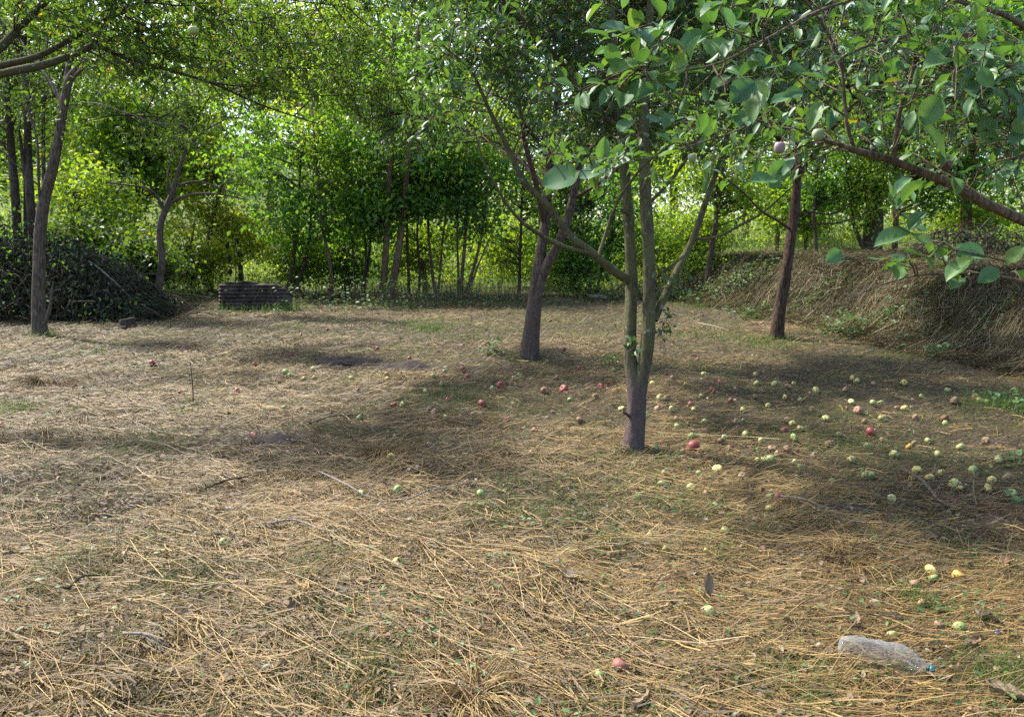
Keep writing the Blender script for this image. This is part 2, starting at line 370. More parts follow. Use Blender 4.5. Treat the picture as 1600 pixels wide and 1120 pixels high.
def grow(rng, limbs, n1, len1, n2, len2, nleaf, leaf_len, t0=.2, up=.25, droop=.2, ztip=None, spread=1.0, keep=None, r1=.006, len2_on_limb=0):
    """side branches, twigs and leaf seats on limbs; returns stick paths and leaf arrays"""
    b0, bd, bl = [], [], []
    for path, t_start in limbs:
        P = path[:, :3]; T = nrm(np.gradient(P, axis=0)); n = len(P)
        Ltot = np.linalg.norm(np.diff(P, axis=0), axis=1).sum()
        k = max(1, int(round(n1 * Ltot)))
        s = t_start + (1 - t_start) * rng.random(k) ** .85
        i = np.minimum((s * (n - 1)).astype(int), n - 2); f = (s * (n - 1) - i)[:, None]
        p = P[i] * (1 - f) + P[i + 1] * f; t = T[i]
        v = rvec(k, rng); perp = nrm(v - t * (v * t).sum(1, keepdims=True))
        d = nrm(t * .55 + perp * spread + np.array([0, 0, up]))
        b0.append(p); bd.append(d); bl.append(len1 * (.45 + .75 * rng.random(k)) * (1.1 - .45 * s))
    b0 = np.vstack(b0); bd = np.vstack(bd); bl = np.concatenate(bl); m = len(b0)
    s = np.linspace(0, 1, 6)[None, :, None]
    c1 = rvec(m, rng)[:, None] * .22; c2 = rvec(m, rng)[:, None] * .10
    L1 = b0[:, None] + bl[:, None, None] * (bd[:, None] * s + c1 * s ** 2 + c2 * np.sin(s * 7) * s - np.array([0, 0, droop]) * s ** 2)
    # twigs
    k2 = n2
    idx = np.repeat(np.arange(m), k2); s2 = rng.random(m * k2) * .85 + .15
    ii = np.minimum((s2 * 5).astype(int), 4); f = (s2 * 5 - ii)[:, None]
    p = L1[idx, ii] * (1 - f) + L1[idx, ii + 1] * f; t = nrm(L1[idx, ii + 1] - L1[idx, ii])
    v = rvec(len(idx), rng); perp = nrm(v - t * (v * t).sum(1, keepdims=True))
    d = nrm(t * .6 + perp * .8 + np.array([0, 0, .12])); l = len2 * (.35 + .9 * rng.random(len(idx)))
    s = np.linspace(0, 1, 4)[None, :, None]
    L2 = p[:, None] + l[:, None, None] * (d[:, None] * s + rvec(len(idx), rng)[:, None] * .2 * s ** 2 - np.array([0, 0, .15]) * s ** 2)
    if keep is not None:
        ok = keep(L2[:, -1]) & keep(L2[:, 1]); L2 = L2[ok]; l = l[ok]
        ok1 = keep(L1[:, 3]) ; L1 = L1[ok1]; bl = bl[ok1]
    # leaves
    n = len(L2); idx = np.repeat(np.arange(n), nleaf)
    s3 = np.tile(np.linspace(.12, 1, nleaf), n) + rng.normal(0, .06, n * nleaf); s3 = np.clip(s3, .05, 1)
    ii = np.minimum((s3 * 3).astype(int), 2); f = (s3 * 3 - ii)[:, None]
    B = L2[idx, ii] * (1 - f) + L2[idx, ii + 1] * f; t = nrm(L2[idx, ii + 1] - L2[idx, ii])
    v = rvec(len(idx), rng); perp = nrm(v - t * (v * t).sum(1, keepdims=True))
    D = nrm(t * .45 + perp * .85 + np.array([0, 0, -.15]))
    Nn = nrm(np.array([0, 0, 1.0]) + rng.normal(0, .5, (len(idx), 3)))
    LL = leaf_len * (.6 + .6 * rng.random(len(idx)))
    B = B + D * LL[:, None] * .18
    return L1, bl, L2, l, (B, D, Nn, LL)

def finish_crown(root, g, mat, bark, wr=.52, tpl=LEAF6, rng=RNG, tint_bias=0., r1=.0065, r2=.0025, keep=None):
    L1, bl, L2, l, (B, D, Nn, LL) = g
    if keep is not None:
        ok = keep(B); B, D, Nn, LL = B[ok], D[ok], Nn[ok], LL[ok]
    V1, q1 = sticks(L1[:, [0, 2, 3, 5]], r1 * (.6 + bl), np.full(len(L1), .002), 3)
    V2, q2 = sticks(L2[:, [0, 3]], np.full(len(L2), r2), np.full(len(L2), .0012), 3)
    V = np.vstack([V1, V2]) - np.array(root.location)
    put('twigs', np_mesh('twigs', V, [np.vstack([q1, q2 + len(V1)])], smooth=True), bark, root, kind='stuff')
    tint = np.clip(rng.beta(2.2, 2.4, len(B)) + tint_bias, 0, 1)
    tint = np.where(rng.random(len(B)) < .012, 1.0, tint * .93)
    leaf_obj('crown', B, D, Nn, LL, LL * wr, tpl, mat, root, tint)

def tree(name, label, stems, limbs, bark, rng_seed, group=None, sides=14, rough=.14, rs=1.0):
    """stems: trunk paths (first one rooted); limbs: further limb paths; returns root and paths"""
    rng = np.random.default_rng(rng_seed)
    stems = [np.array(q) * np.array([1, 1, 1, rs]) for q in stems]; limbs = [np.array(q) * np.array([1, 1, 1, rs]) for q in limbs]
    b = stems[0][0][:3]
    root = thing(name, (b[0], b[1], float(terrain(b[0], b[1])) - .02), label, 'tree', group)
    out = []
    for k, s in enumerate(stems):
        p = spline(s, max(14, len(s) * 8))
        if k == 0: p[0, 2] = min(p[0, 2], root.location[2] - .03)
        tube_obj('trunk', p, bark, root, sides, rough, flare=.26 if k == 0 else 0, rng=rng); out.append((p, .3))
    for s in limbs:
        p = spline(s, max(10, len(s) * 7))
        tube_obj('limb', p, bark, root, 8, rough * .8, rng=rng); out.append((p, .12))
    return root, out, rng

def wander(rng, start, d, length, r0, r1, n=6, bend=.25, up=.05):
    """a free limb path (rows x,y,z,r)"""
    d = np.asarray(d, float); d = d / np.linalg.norm(d); p = np.array(start, float); rows = [[*p, r0]]
    for k in range(1, n):
        d = d + rng.normal(0, bend, 3) * .5 + np.array([0, 0, up]); d /= np.linalg.norm(d)
        p = p + d * length / (n - 1); rows.append([*p, r0 + (r1 - r0) * k / (n - 1)])
    return np.array(rows)

def first_leaf(rel):     # crown stays out of the walker's space
    return lambda P: P[:, 2] > rel

# ---- main forked tree
D0 = ground(990, 703)[1]
base = ground(988, 704)
S = lambda *r: limb_px(r)
d = D0
left = np.vstack([[*base, .088], S((993, 660, d, .080), (994, 610, d, .074), (985, 560, d + .03, .060), (985, 500, d + .06, .055), (987, 440, d + .1, .055), (984, 370, d + .1, .050), (978, 290, d + .1, .046), (966, 190, d + .1, .042), (958, 90, d + .05, .038), (952, -40, d, .032), (940, -200, d - .1, .022), (930, -330, d - .2, .012))])
right = S((996, 640, d, .066), (1003, 590, d - .02, .064), (1012, 530, d - .03, .060), (1015, 450, d - .05, .056), (1012, 370, d - .06, .054), (1008, 290, d - .06, .050), (1006, 200, d - .05, .046), (1010, 100, d, .040), (1018, 0, d, .034), (1040, -140, d + .1, .024), (1060, -280, d + .2, .012))
lim = [S((985, 440, d + .1, .042), (955, 420, d, .040), (925, 395, d - .1, .036), (890, 368, d - .15, .034), (858, 325, d - .2, .030), (820, 285, d - .3, .027), (795, 235, d - .35, .023), (768, 180, d - .4, .018), (755, 150, d - .45, .014), (735, 110, d - .5, .010), (690, 70, d - .6, .006)),
       S((925, 396, d - .1, .020), (880, 385, d - .25, .019), (830, 358, d - .45, .017), (800, 330, d - .6, .014), (780, 300, d - .7, .011), (755, 250, d - .8, .007), (740, 200, d - .9, .004)),
       S((935, 400, d - .1, .017), (945, 370, d - .05, .016), (965, 315, d - .1, .014), (985, 285, d - .2, .012), (1010, 255, d - .3, .009), (1050, 225, d - .5, .006)),
       S((1022, 500, d - .03, .034), (1040, 460, d + .05, .034), (1062, 415, d + .15, .032), (1082, 375, d + .2, .031), (1098, 330, d + .2, .028), (1112, 290, d + .2, .024), (1128, 245, d + .15, .020), (1150, 170, d + .1, .015), (1185, 80, d, .010), (1230, -10, d - .1, .006)),
       S((1085, 374, d + .2, .014), (1120, 370, d + .1, .013), (1160, 350, d, .011), (1195, 330, d - .1, .009), (1240, 290, d - .2, .005)),
       S((1026, 435, d, .013), (1050, 415, d - .05, .013), (1068, 400, d + .05, .012)),
       S((1018, 315, d - .05, .015), (1050, 280, d - .1, .014), (1085, 230, d - .2, .012), (1110, 180, d - .3, .008), (1150, 110, d - .4, .005)),
       S((978, 205, d + .1, .026), (940, 180, d, .026), (905, 140, d - .1, .023), (870, 90, d - .2, .019), (845, 60, d - .25, .014), (815, 30, d - .3, .009), (780, -30, d - .4, .005)),
       S((870, 90, d - .2, .010), (862, 40, d - .2, .009), (850, -30, d - .2, .006)),
       S((900, 130, d - .1, .010), (905, 60, d - .1, .009), (880, 0, d - .1, .006)),
       S((1010, 120, d, .022), (1060, 60, d + .1, .018), (1120, 10, d + .2, .013), (1200, -60, d + .3, .008)),
       S((958, 80, d, .022), (900, 0, d + .3, .018), (840, -80, d + .6, .012), (760, -150, d + .8, .007)),
       S((952, -20, d, .018), (920, -120, d + .6, .012), (880, -220, d + 1.2, .007)),
       S((1020, -20, d, .018), (1080, -110, d + .7, .012), (1160, -200, d + 1.3, .007))]
for q_ in [((981, 335, d + .02, .016), (974, 330, d - .08, .014), (970, 327, d - .12, .011)), ((976, 443, d, .018), (966, 449, d - .06, .015), (962, 452, d - .09, .010)), ((1022, 395, d - .05, .012), (1030, 388, d - .10, .009), (1036, 384, d - .12, .005)), ((1021, 455, d - .03, .014), (1026, 452, d - .09, .012), (1029, 450, d - .11, .008)), ((984, 650, d - .02, .016), (976, 645, d - .09, .012), (973, 643, d - .10, .008))]: lim.append(S(*q_))
wr_ = np.random.default_rng(301)
for k in range(4): lim.append(wander(wr_, left[-3 - k % 2][:3] if k % 2 else right[-3 - k % 2][:3], (math.cos(k * .9), math.sin(k * .9), .25), 1.5, .022, .005))  # added upper limbs, mostly out of view, to cast more shade
main, paths, rng = tree('apple_tree', 'forked apple tree with mauve grey bark at its foot, nearest trunk to the camera', [left, right], lim, M['bark_main'], 11, sides=20, rough=.16, rs=.80)
keepm = lambda P: (P[:, 2] > 1.9 + .4 * vnoise(P[:, 0] * 1.5, P[:, 1] * 1.5, 9)) & (P[:, 1] > 3.4) & ~((P[:, 1] < D0 + .02) & (np.abs(P[:, 0] - (.93 - .05 * (P[:, 2] - 2))) < .22))
g = grow(rng, [(p, .55) for p, t in paths[:2]] + [(p, .32) for p, t in paths[2:] if p[-1, 2] > 2.0], 11, .66, 8, .26, 8, .066, keep=keepm)
finish_crown(main, g, M['apple_leaf'], M['bark_twig'], rng=rng, tpl=LEAF4)
# sprout at the fork and small shoots low on the stem
gs = grow(rng, [(spline(S((1020, 530, d, .006), (1035, 510, d - .05, .005), (1045, 495, d - .1, .003)), 8), 0), (spline(S((1042, 455, d, .006), (1055, 440, d - .1, .005), (1075, 432, d - .15, .003)), 8), 0), (spline(S((994, 560, d - .06, .004), (998, 545, d - .1, .003)), 8), 0)], 18, .10, 3, .06, 3, .055)
L1, bl, L2, l, (B, Dd, Nn, LL) = gs
leaf_obj('sprout_leaves', B, Dd, Nn, LL, LL * .55, LEAF6, M['apple_leaf'], main, rng.random(len(B)) * .5)
Vs, qs = sticks(np.concatenate([L2]), np.full(len(L2), .003), np.full(len(L2), .0015), 3); put('sprout_twigs', np_mesh('sprout_twigs', Vs - np.array(main.location), [qs]), M['bark_twig'], main, kind='stuff')

# ---- second tree, behind it to the left
b2 = ground(826, 559); d = b2[1]
st1 = np.vstack([[*b2, .135], S((830, 520, d, .125), (834, 480, d, .115), (838, 445, d, .105), (846, 390, d, .085), (852, 340, d + .1, .078), (856, 290, d + .15, .07), (862, 230, d + .2, .062), (872, 150, d + .2, .052), (880, 60, d + .2, .04), (890, -60, d + .2, .028), (900, -160, d + .3, .012))])
st2 = S((838, 470, d - .03, .085), (850, 425, d - .06, .08), (868, 390, d - .1, .076), (886, 345, d - .1, .07), (900, 285, d - .05, .062), (912, 220, d, .055), (925, 160, d, .047), (950, 60, d, .037), (975, -60, d, .025), (990, -170, d, .012))
lim = [S((850, 350, d + .1, .05), (838, 290, d - .3, .045), (822, 230, d - .5, .04), (812, 170, d - .6, .032), (790, 110, d - .7, .024), (740, 40, d - .9, .013)),
       S((815, 190, d - .5, .03), (835, 215, d - .5, .025), (850, 240, d - .6, .012)),
       S((858, 300, d + .1, .04), (800, 240, d + .6, .034), (720, 200, d + 1.2, .026), (640, 180, d + 1.6, .018), (570, 175, d + 1.9, .01)),
       S((905, 260, d, .04), (950, 200, d + .5, .034), (1010, 140, d + 1, .024), (1080, 90, d + 1.4, .012)),
       S((870, 160, d, .04), (800, 60, d - .8, .03), (720, -20, d - 1.5, .018), (650, -70, d - 2, .01)),
       S((880, 60, d, .03), (840, -60, d + 1, .02), (780, -140, d + 2, .01)),
       S((925, 160, d, .035), (980, 60, d - .8, .026), (1050, -30, d - 1.4, .016), (1120, -90, d - 1.8, .009)),
       S((895, 310, d, .03), (930, 290, d - .6, .024), (985, 250, d - 1, .015), (1030, 230, d - 1.3, .008))]
for k in range(5): lim.append(wander(wr_, st1[-2 - k % 3][:3] if k % 2 else st2[-2 - k % 3][:3], (math.cos(k * .75), math.sin(k * .75), .2), 2.0, .03, .006))  # extra limbs high in the crown, added for the shade they throw
t2, paths, rng = tree('apple_tree', 'apple tree with reddish brown trunk forking into a narrow V, behind the nearest tree', [st1, st2], lim, M['bark_red'], 12, sides=18, rough=.2, rs=.80)
keep2 = lambda P: (P[:, 2] > 2.35 + .5 * vnoise(P[:, 0] * .8, P[:, 1] * .8, 10))
g = grow(rng, [(p, .5) for p, t in paths[:2]] + [(p, .3) for p, t in paths[2:]], 9.0, 1.05, 9, .36, 9, .075, keep=keep2)
finish_crown(t2, g, M['apple_leaf'], M['bark_dark'], rng=rng, tpl=LEAF2, r1=.009, r2=.0035)

# ---- third tree, right, at the foot of the bank
b3 = ground(1214, 529); d = b3[1]
st = np.vstack([[*b3, .125], S((1218, 490, d, .115), (1226, 440, d, .11), (1233, 390, d, .105), (1240, 340, d, .10), (1245, 290, d, .085), (1248, 230, d, .07), (1252, 150, d + .2, .06), (1258, 50, d + .3, .045), (1265, -60, d + .4, .03), (1270, -150, d + .5, .012))])
lim = [S((1237, 360, d, .03), (1215, 345, d - .2, .026), (1190, 330, d - .4, .022), (1160, 300, d - .7, .016), (1130, 275, d - .9, .01)),
       S((1244, 352, d, .022), (1275, 350, d - .2, .02), (1310, 348, d - .4, .016), (1360, 330, d - .7, .009)),
       S((1244, 340, d, .026), (1265, 332, d - .1, .022), (1300, 334, d - .3, .018), (1340, 310, d - .5, .01)),
       S((1246, 285, d, .06), (1225, 230, d - .4, .05), (1180, 170, d - .8, .038), (1120, 110, d - 1.2, .026), (1060, 70, d - 1.6, .014)),
       S((1246, 280, d, .055), (1285, 220, d - .3, .045), (1340, 160, d - .6, .034), (1410, 110, d - .9, .024), (1500, 80, d - 1.2, .012)),
       S((1248, 230, d, .05), (1300, 150, d + .8, .04), (1370, 70, d + 1.4, .028), (1450, 0, d + 2, .014)),
       S((1250, 200, d, .045), (1200, 110, d + .8, .034), (1140, 30, d + 1.5, .022), (1080, -40, d + 2, .012)),
       S((1254, 120, d, .04), (1310, 20, d - .8, .03), (1390, -60, d - 1.6, .014)),
       S((1254, 120, d, .04), (1190, 10, d - .6, .03), (1120, -80, d - 1.2, .014))]
for k in range(9): lim.append(wander(wr_, st[-2 - k % 3][:3], (math.cos(k * .7), math.sin(k * .7), .15), 2.3, .035, .006))  # limbs added up here so the thicker crown shades the bank
t3, paths, rng = tree('apple_tree', 'dark straight trunked apple tree at the foot of the grassy bank', [st], lim, M['bark_red_shaded'], 13, sides=18, rough=.24, rs=.74)
keep3 = lambda P: (P[:, 2] > 2.3 + .5 * vnoise(P[:, 0] * .8, P[:, 1] * .8, 10))
g = grow(rng, [(paths[0][0], .6)] + [(p, .25) for p, t in paths[1:]], 9.0, 1.1, 9, .38, 9, .075, keep=keep3)
finish_crown(t3, g, M['apple_leaf'], M['bark_dark'], rng=rng, tpl=LEAF2, r1=.009, r2=.0035)

# ---- left tree, purple-brown trunk
b4 = ground(63, 524); d = b4[1]
st = np.vstack([[*b4, .15], S((60, 480, d, .138), (61, 420, d, .13), (63, 360, d, .125), (70, 310, d, .12), (82, 265, d, .11), (92, 215, d, .10), (100, 165, d, .092), (108, 125, d, .085), (128, 98, d, .06), (150, 60, d, .045), (175, 0, d, .03), (200, -60, d, .015))])
lim = [S((66, 332, d + .02, .035), (62, 310, d - .05, .03), (60, 270, d - .1, .028), (58, 220, d, .024), (50, 190, d + .1, .02), (38, 150, d + .2, .014), (20, 90, d + .3, .007)),
       S((104, 140, d, .07), (108, 90, d + .1, .06), (114, 40, d + .2, .05), (122, -20, d + .2, .035), (130, -90, d + .3, .015)),
       S((112, 125, d, .04), (135, 105, d - .2, .035), (175, 104, d - .5, .026), (220, 92, d - .8, .014)),
       S((110, 164, d, .022), (150, 162, d - .4, .02), (200, 178, d - .8, .016), (245, 192, d - 1.2, .012), (290, 195, d - 1.5, .007)),
       S((70, 505, d - .1, .05), (78, 480, d - .12, .04), (80, 462, d - .12, .03), (83, 440, d - .12, .012)),
       S((128, 98, d, .04), (160, 90, d + .6, .03), (220, 40, d + 1.2, .018), (260, 0, d + 1.6, .01)),
       S((100, 165, d, .05), (60, 100, d + .6, .04), (10, 40, d + 1.2, .026), (-50, -20, d + 1.6, .012)),
       S((114, 40, d, .04), (60, -20, d - .8, .03), (-10, -60, d - 1.5, .014))]
t4, paths, rng = tree('fruit_tree', 'leaning purple brown trunk beside the brush heap, leftmost tall tree', [st], lim, M['bark_left'], 14, sides=18, rough=.08, rs=.68)
g = grow(rng, [(paths[0][0], .75)] + [(p, .25) for p, t in paths[1:] if p[-1, 2] > 2.2], 6.5, 1.0, 8, .38, 8, .075, keep=lambda P: P[:, 2] > 2.7)
finish_crown(t4, g, M['olive_leaf'], M['bark_dark'], rng=rng, tpl=LEAF2, r1=.009, r2=.0035, wr=.42)

# ---- small tree B with spreading limbs
b5 = ground(248, 483); d = b5[1]
st = np.vstack([[*b5, .105], S((248, 450, d, .095), (253, 410, d, .09), (250, 370, d, .085), (252, 345, d, .085), (262, 320, d, .08), (270, 300, d, .07), (278, 270, d, .055), (290, 235, d, .045), (302, 200, d, .034), (320, 165, d, .022), (340, 130, d, .012))])
lim = [S((256, 328, d, .05), (245, 308, d - .1, .04), (228, 294, d - .3, .03), (200, 290, d - .5, .022), (165, 285, d - .8, .012)),
       S((268, 316, d, .045), (285, 308, d - .1, .038), (310, 303, d - .2, .032), (345, 304, d - .3, .024), (385, 312, d - .4, .014)),
       S((266, 316, d, .035), (262, 280, d, .03), (270, 240, d + .1, .024), (280, 200, d + .1, .016), (285, 160, d + .1, .01)),
       S((278, 290, d, .035), (310, 284, d, .026), (350, 296, d - .1, .018), (380, 308, d - .2, .01)),
       S((290, 235, d, .03), (320, 205, d - .3, .024), (370, 180, d - .6, .014), (420, 170, d - .8, .008)),
       S((300, 205, d, .024), (270, 170, d + .3, .018), (230, 150, d + .6, .01))]
t5, paths, rng = tree('fruit_tree', 'small bare trunked tree with arching limbs, left of the corrugated sheet', [st], lim, M['bark_left'], 15, sides=14, rough=.12, rs=.8)
g = grow(rng, [(paths[0][0], .7)] + [(p, .35) for p, t in paths[1:]], 5.5, .85, 8, .38, 7, .085, keep=lambda P: P[:, 2] > 2.6)
finish_crown(t5, g, M['olive_leaf'], M['bark_dark'], rng=rng, tpl=LEAF2, r1=.01, r2=.004)

# ---- bough tree, off frame left, its limbs reach over the picture
d = 7.0; e = 1.35
st = np.array([[-7.7, 7.2, 0, .20], [-7.65, 7.2, .6, .18], [-7.5, 7.15, 1.3, .17], [-7.3, 7.1, 1.95, .15], [-7.1, 7.05, 2.7, .11], [-6.9, 7.0, 3.6, .08], [-6.7, 7.0, 4.6, .04]])
j1 = [-7.3, 7.1, 1.95, .09]
lim = [np.vstack([j1, S((-260, 210, d, .080), (-130, 160, d, .066), (0, 117, d, .050), (60, 104, d, .045), (110, 88, d + .1 * e, .041), (150, 72, d + .2 * e, .036), (185, 86, d + .4 * e, .028), (250, 106, d + .8 * e, .024), (330, 130, d + 1.2 * e, .019), (410, 165, d + 1.6 * e, .014), (500, 195, d + 2.0 * e, .008))]),
       np.vstack([j1, S((-200, 170, d + .2, .068), (-90, 125, d + .2, .055), (0, 103, d + .2, .043), (60, 88, d + .2, .038), (110, 62, d + .3 * e, .033), (170, 28, d + .4 * e, .026), (230, 0, d + .6 * e, .018), (300, -20, d + .9 * e, .010))]),
       np.vstack([[-7.1, 7.05, 2.7, .09], S((-120, 160, d - .1, .062), (-40, 105, d - .1, .050), (0, 75, d - .1, .046), (40, 33, d, .042), (78, -4, d, .037), (150, -70, d + .1, .022), (230, -120, d + .3, .012))]),
       S((150, 72, d + .2 * e, .024), (200, 52, d + .5 * e, .021), (260, 42, d + .9 * e, .016), (340, 30, d + 1.4 * e, .012), (430, 40, d + 1.9 * e, .007)),
       S((185, 86, d + .4 * e, .018), (260, 84, d + .8 * e, .016), (340, 96, d + 1.4 * e, .013), (430, 105, d + 2.0 * e, .010), (540, 110, d + 2.6 * e, .006)),
       S((110, 62, d + .3 * e, .020), (180, 40, d + 1 * e, .018), (300, 60, d + 1.8 * e, .015), (430, 70, d + 2.6 * e, .011), (560, 60, d + 3.4 * e, .006)),
       S((330, 130, d + 1.2 * e, .014), (420, 140, d + 1.8 * e, .012), (520, 150, d + 2.6 * e, .009), (640, 140, d + 3.3 * e, .005)),
       S((170, 28, d + .4 * e, .018), (300, -10, d + 1.4 * e, .014), (450, 0, d + 2.4 * e, .011), (600, 20, d + 3.2 * e, .006))]
t6, paths, rng = tree('fruit_tree', 'mossy boughs of a tree outside the left edge, arching over the top left corner', [st], lim, M['bark_bough'], 16, sides=14, rough=.12, rs=.72)
g = grow(rng, [(p, .5) for p, t in paths[1:]], 7.2, .9, 8, .34, 8, .068, up=.05, keep=lambda P: (P[:, 0] > -5.6) & (P[:, 2] > 2.70 + .07 * np.clip(P[:, 1] - 7, 0, 9) + .3 * vnoise(P[:, 0], P[:, 1], 77)))
finish_crown(t6, g, M['olive_leaf'], M['bark_bough'], rng=rng, tpl=LEAF4, wr=.5, r1=.008, r2=.003)

# ------------------------------------------------------------------ nearest tree on the right: its leaves are single parts
def leaf_mesh(name, curl, fold, serr, rng):
    rows = 9; V = []; 
    ts = np.linspace(0, 1, rows)
    wid = .5 * np.sin(np.pi * ts ** 1.02) ** .72; wid[0] = .02; wid[-1] = .0
    for t, w in zip(ts, wid):
        z0 = -curl * t * t
        w2 = w * (1 + serr * rng.normal())
        for s in (-1, -.5, 0, .5, 1):
            wave = .025 * math.sin(t * 11 + s * 2 + curl * 9)
            V.append([t, s * w2, z0 + fold * abs(s) * w2 * 1.2 - .25 * fold * s * s * w2 + wave * abs(s)])
    f = []
    for i in range(rows - 1):
        for j in range(4): f.append([i * 5 + j, (i + 1) * 5 + j, (i + 1) * 5 + j + 1, i * 5 + j + 1])
    V = np.array(V); V[:, 1] *= 1.12
    f = np.array(f)
    # stalk: a thin three sided sliver behind the blade
    st = np.array([[.02, .012, 0], [.02, -.012, 0], [.02, 0, -.02], [-.28, .008, .03], [-.28, -.008, .03], [-.28, 0, .015]])
    k = len(V); sf = np.array([[k, k + 1, k + 4, k + 3], [k + 1, k + 2, k + 5, k + 4], [k + 2, k, k + 3, k + 5]])
    me = np_mesh(name, np.vstack([V, st]), [f, sf], smooth=True); me.materials.append(M['near_leaf']); return me
lr = np.random.default_rng(3)
LEAFMESH = [leaf_mesh('leaf', c, fo, .03, lr) for c, fo in ((.10, .25), (.22, .35), (.02, .15), (.32, .3), (-.06, .3), (.16, .5))]

def leaf_part(parent, B, D, N, L, w=.40):
    D = D / np.linalg.norm(D); S_ = np.cross(N, D); S_ /= np.linalg.norm(S_); U = np.cross(D, S_)
    o = bpy.data.objects.new('leaf', LEAFMESH[int(lr.integers(len(LEAFMESH)))]); C.objects.link(o); o.parent = parent
    rel = B - np.array(parent.location)
    W = L * w * 1.45 * (.8 + .4 * lr.random())
    o.matrix_local = Matrix(((D[0] * L, S_[0] * W, U[0] * L, rel[0]), (D[1] * L, S_[1] * W, U[1] * L, rel[1]), (D[2] * L, S_[2] * W, U[2] * L, rel[2]), (0, 0, 0, 1)))
    return o

d = 2.2
trunk = np.array([[2.75, 2.6, 0, .09], [2.72, 2.6, .5, .08], [2.66, 2.58, 1.0, .075], [2.55, 2.55, 1.4, .06], [2.62, 2.6, 2.0, .05], [2.7, 2.65, 2.7, .035], [2.7, 2.7, 3.3, .015]])
lim = [np.vstack([[2.57, 2.55, 1.33, .034], S((1700, 388, 2.35, .027), (1600, 345, 2.25, .0215), (1540, 318, 2.22, .0195), (1480, 286, 2.2, .0175), (1395, 252, 2.15, .0145), (1345, 238, 2.1, .0125), (1312, 226, 2.1, .0085), (1296, 222, 2.1, .006), (1276, 214, 2.08, .004), (1240, 200, 2.05, .0025))]),
       S((1396, 252, 2.15, .009), (1400, 215, 2.14, .0088), (1407, 170, 2.12, .0082), (1427, 110, 2.1, .0078), (1433, 50, 2.08, .007), (1430, -30, 2.05, .006), (1420, -130, 2.0, .004)),
       S((1336, 236, 2.1, .008), (1323, 195, 2.1, .0065), (1319, 145, 2.1, .006), (1314, 100, 2.08, .0055), (1293, 52, 2.05, .005), (1262, 5, 2.0, .0042), (1220, -60, 1.95, .003)),
       S((1318, 180, 2.1, .004), (1290, 160, 2.05, .0035), (1262, 140, 2.0, .0028), (1240, 118, 1.95, .0018)),
       np.vstack([[2.6, 2.58, 1.9, .026], S((1650, 250, 2.9, .018), (1570, 235, 2.9, .0155), (1540, 190, 2.85, .014), (1500, 165, 2.8, .010), (1460, 120, 2.7, .007), (1400, 60, 2.6, .004))]),
       np.vstack([[2.62, 2.6, 2.05, .024], S((1700, 80, 2.5, .014), (1560, 20, 2.3, .010), (1420, -10, 2.1, .007), (1300, 10, 1.95, .005), (1200, 60, 1.8, .004), (1120, 100, 1.72, .003), (1040, 112, 1.65, .0022), (985, 108, 1.6, .0015))]),
       np.vstack([[2.62, 2.6, 2.1, .024], S((1720, 120, 2.9, .013), (1560, 60, 2.8, .010), (1400, 60, 2.7, .008), (1280, 110, 2.6, .006), (1180, 190, 2.5, .0045), (1090, 225, 2.4, .0035), (1000, 250, 2.35, .0025), (930, 262, 2.3, .0018), (880, 272, 2.28, .0012))]),
       np.vstack([[2.55, 2.5, 1.25, .018], S((1690, 470, 2.0, .007), (1600, 440, 1.95, .005), (1530, 428, 1.93, .0042), (1470, 428, 1.92, .0034), (1425, 432, 1.9, .0028), (1370, 448, 1.9, .002), (1338, 461, 1.9, .0014), (1320, 452, 1.9, .001))]),
       S((1660, 450, 1.97, .005), (1590, 415, 1.9, .004), (1530, 398, 1.85, .003), (1470, 385, 1.82, .0024), (1425, 365, 1.8, .0018), (1395, 350, 1.8, .001)),
       np.vstack([[2.6, 2.58, 1.75, .02], S((1690, 260, 2.1, .010), (1600, 210, 2.0, .006), (1530, 160, 1.95, .004), (1480, 90, 1.9, .0025))])]
near, paths, rng = tree('plum_tree', 'close leafy boughs with plum fruits, reaching in from the right edge', [trunk], lim, M['bark_twig'], 21, sides=12, rough=.10, rs=.72)
def keepn(P):
    px = 800 + P[:, 0] / np.maximum(P[:, 1], .1) * F
    return (P[:, 1] > 1.25) & (P[:, 2] > 1.42) & (P[:, 0] < 3.3)
specs = [(paths[1][0], .12), (paths[2][0], .1), (paths[3][0], .1), (paths[4][0], .1), (paths[5][0], .1), (paths[10][0], .1), (paths[0][0], .6)]
g = grow(rng, specs, 36, .32, 5, .13, 3, .044, up=.25, droop=.15, keep=lambda P: ((P[:, 1] > 2.14) | (vnoise(P[:, 0] * 6, P[:, 2] * 6, 19) > .62)) & (P[:, 1] > 1.5) & (P[:, 2] > 1.66))
g2 = grow(rng, [(paths[8][0], .1), (paths[9][0], .15)], 5, .10, 2, .05, 2, .05, up=.35, keep=lambda P: (P[:, 1] > 1.2) & (P[:, 2] > 1.40))
g3 = grow(rng, [(paths[6][0], .1), (paths[7][0], .1)], 12, .17, 3, .09, 3, .042, up=.2, keep=lambda P: (P[:, 1] > 1.2) & (P[:, 2] > 1.65))
L1 = np.vstack([g[0], g2[0], g3[0]]); L2 = np.vstack([g[2], g2[2], g3[2]])
B, Dd, Nn, LL = [np.concatenate([a, b, c]) for a, b, c in zip(g[4], g2[4], g3[4])]
V1, q1 = sticks(L1, np.full(len(L1), .0026), np.full(len(L1), .0012), 5); V2, q2 = sticks(L2, np.full(len(L2), .0014), np.full(len(L2), .0008), 4)
put('twigs', np_mesh('twigs', np.vstack([V1, V2]) - np.array(near.location), [np.vstack([q1, q2 + len(V1)])], smooth=True), M['bark_twig'], near, kind='stuff')
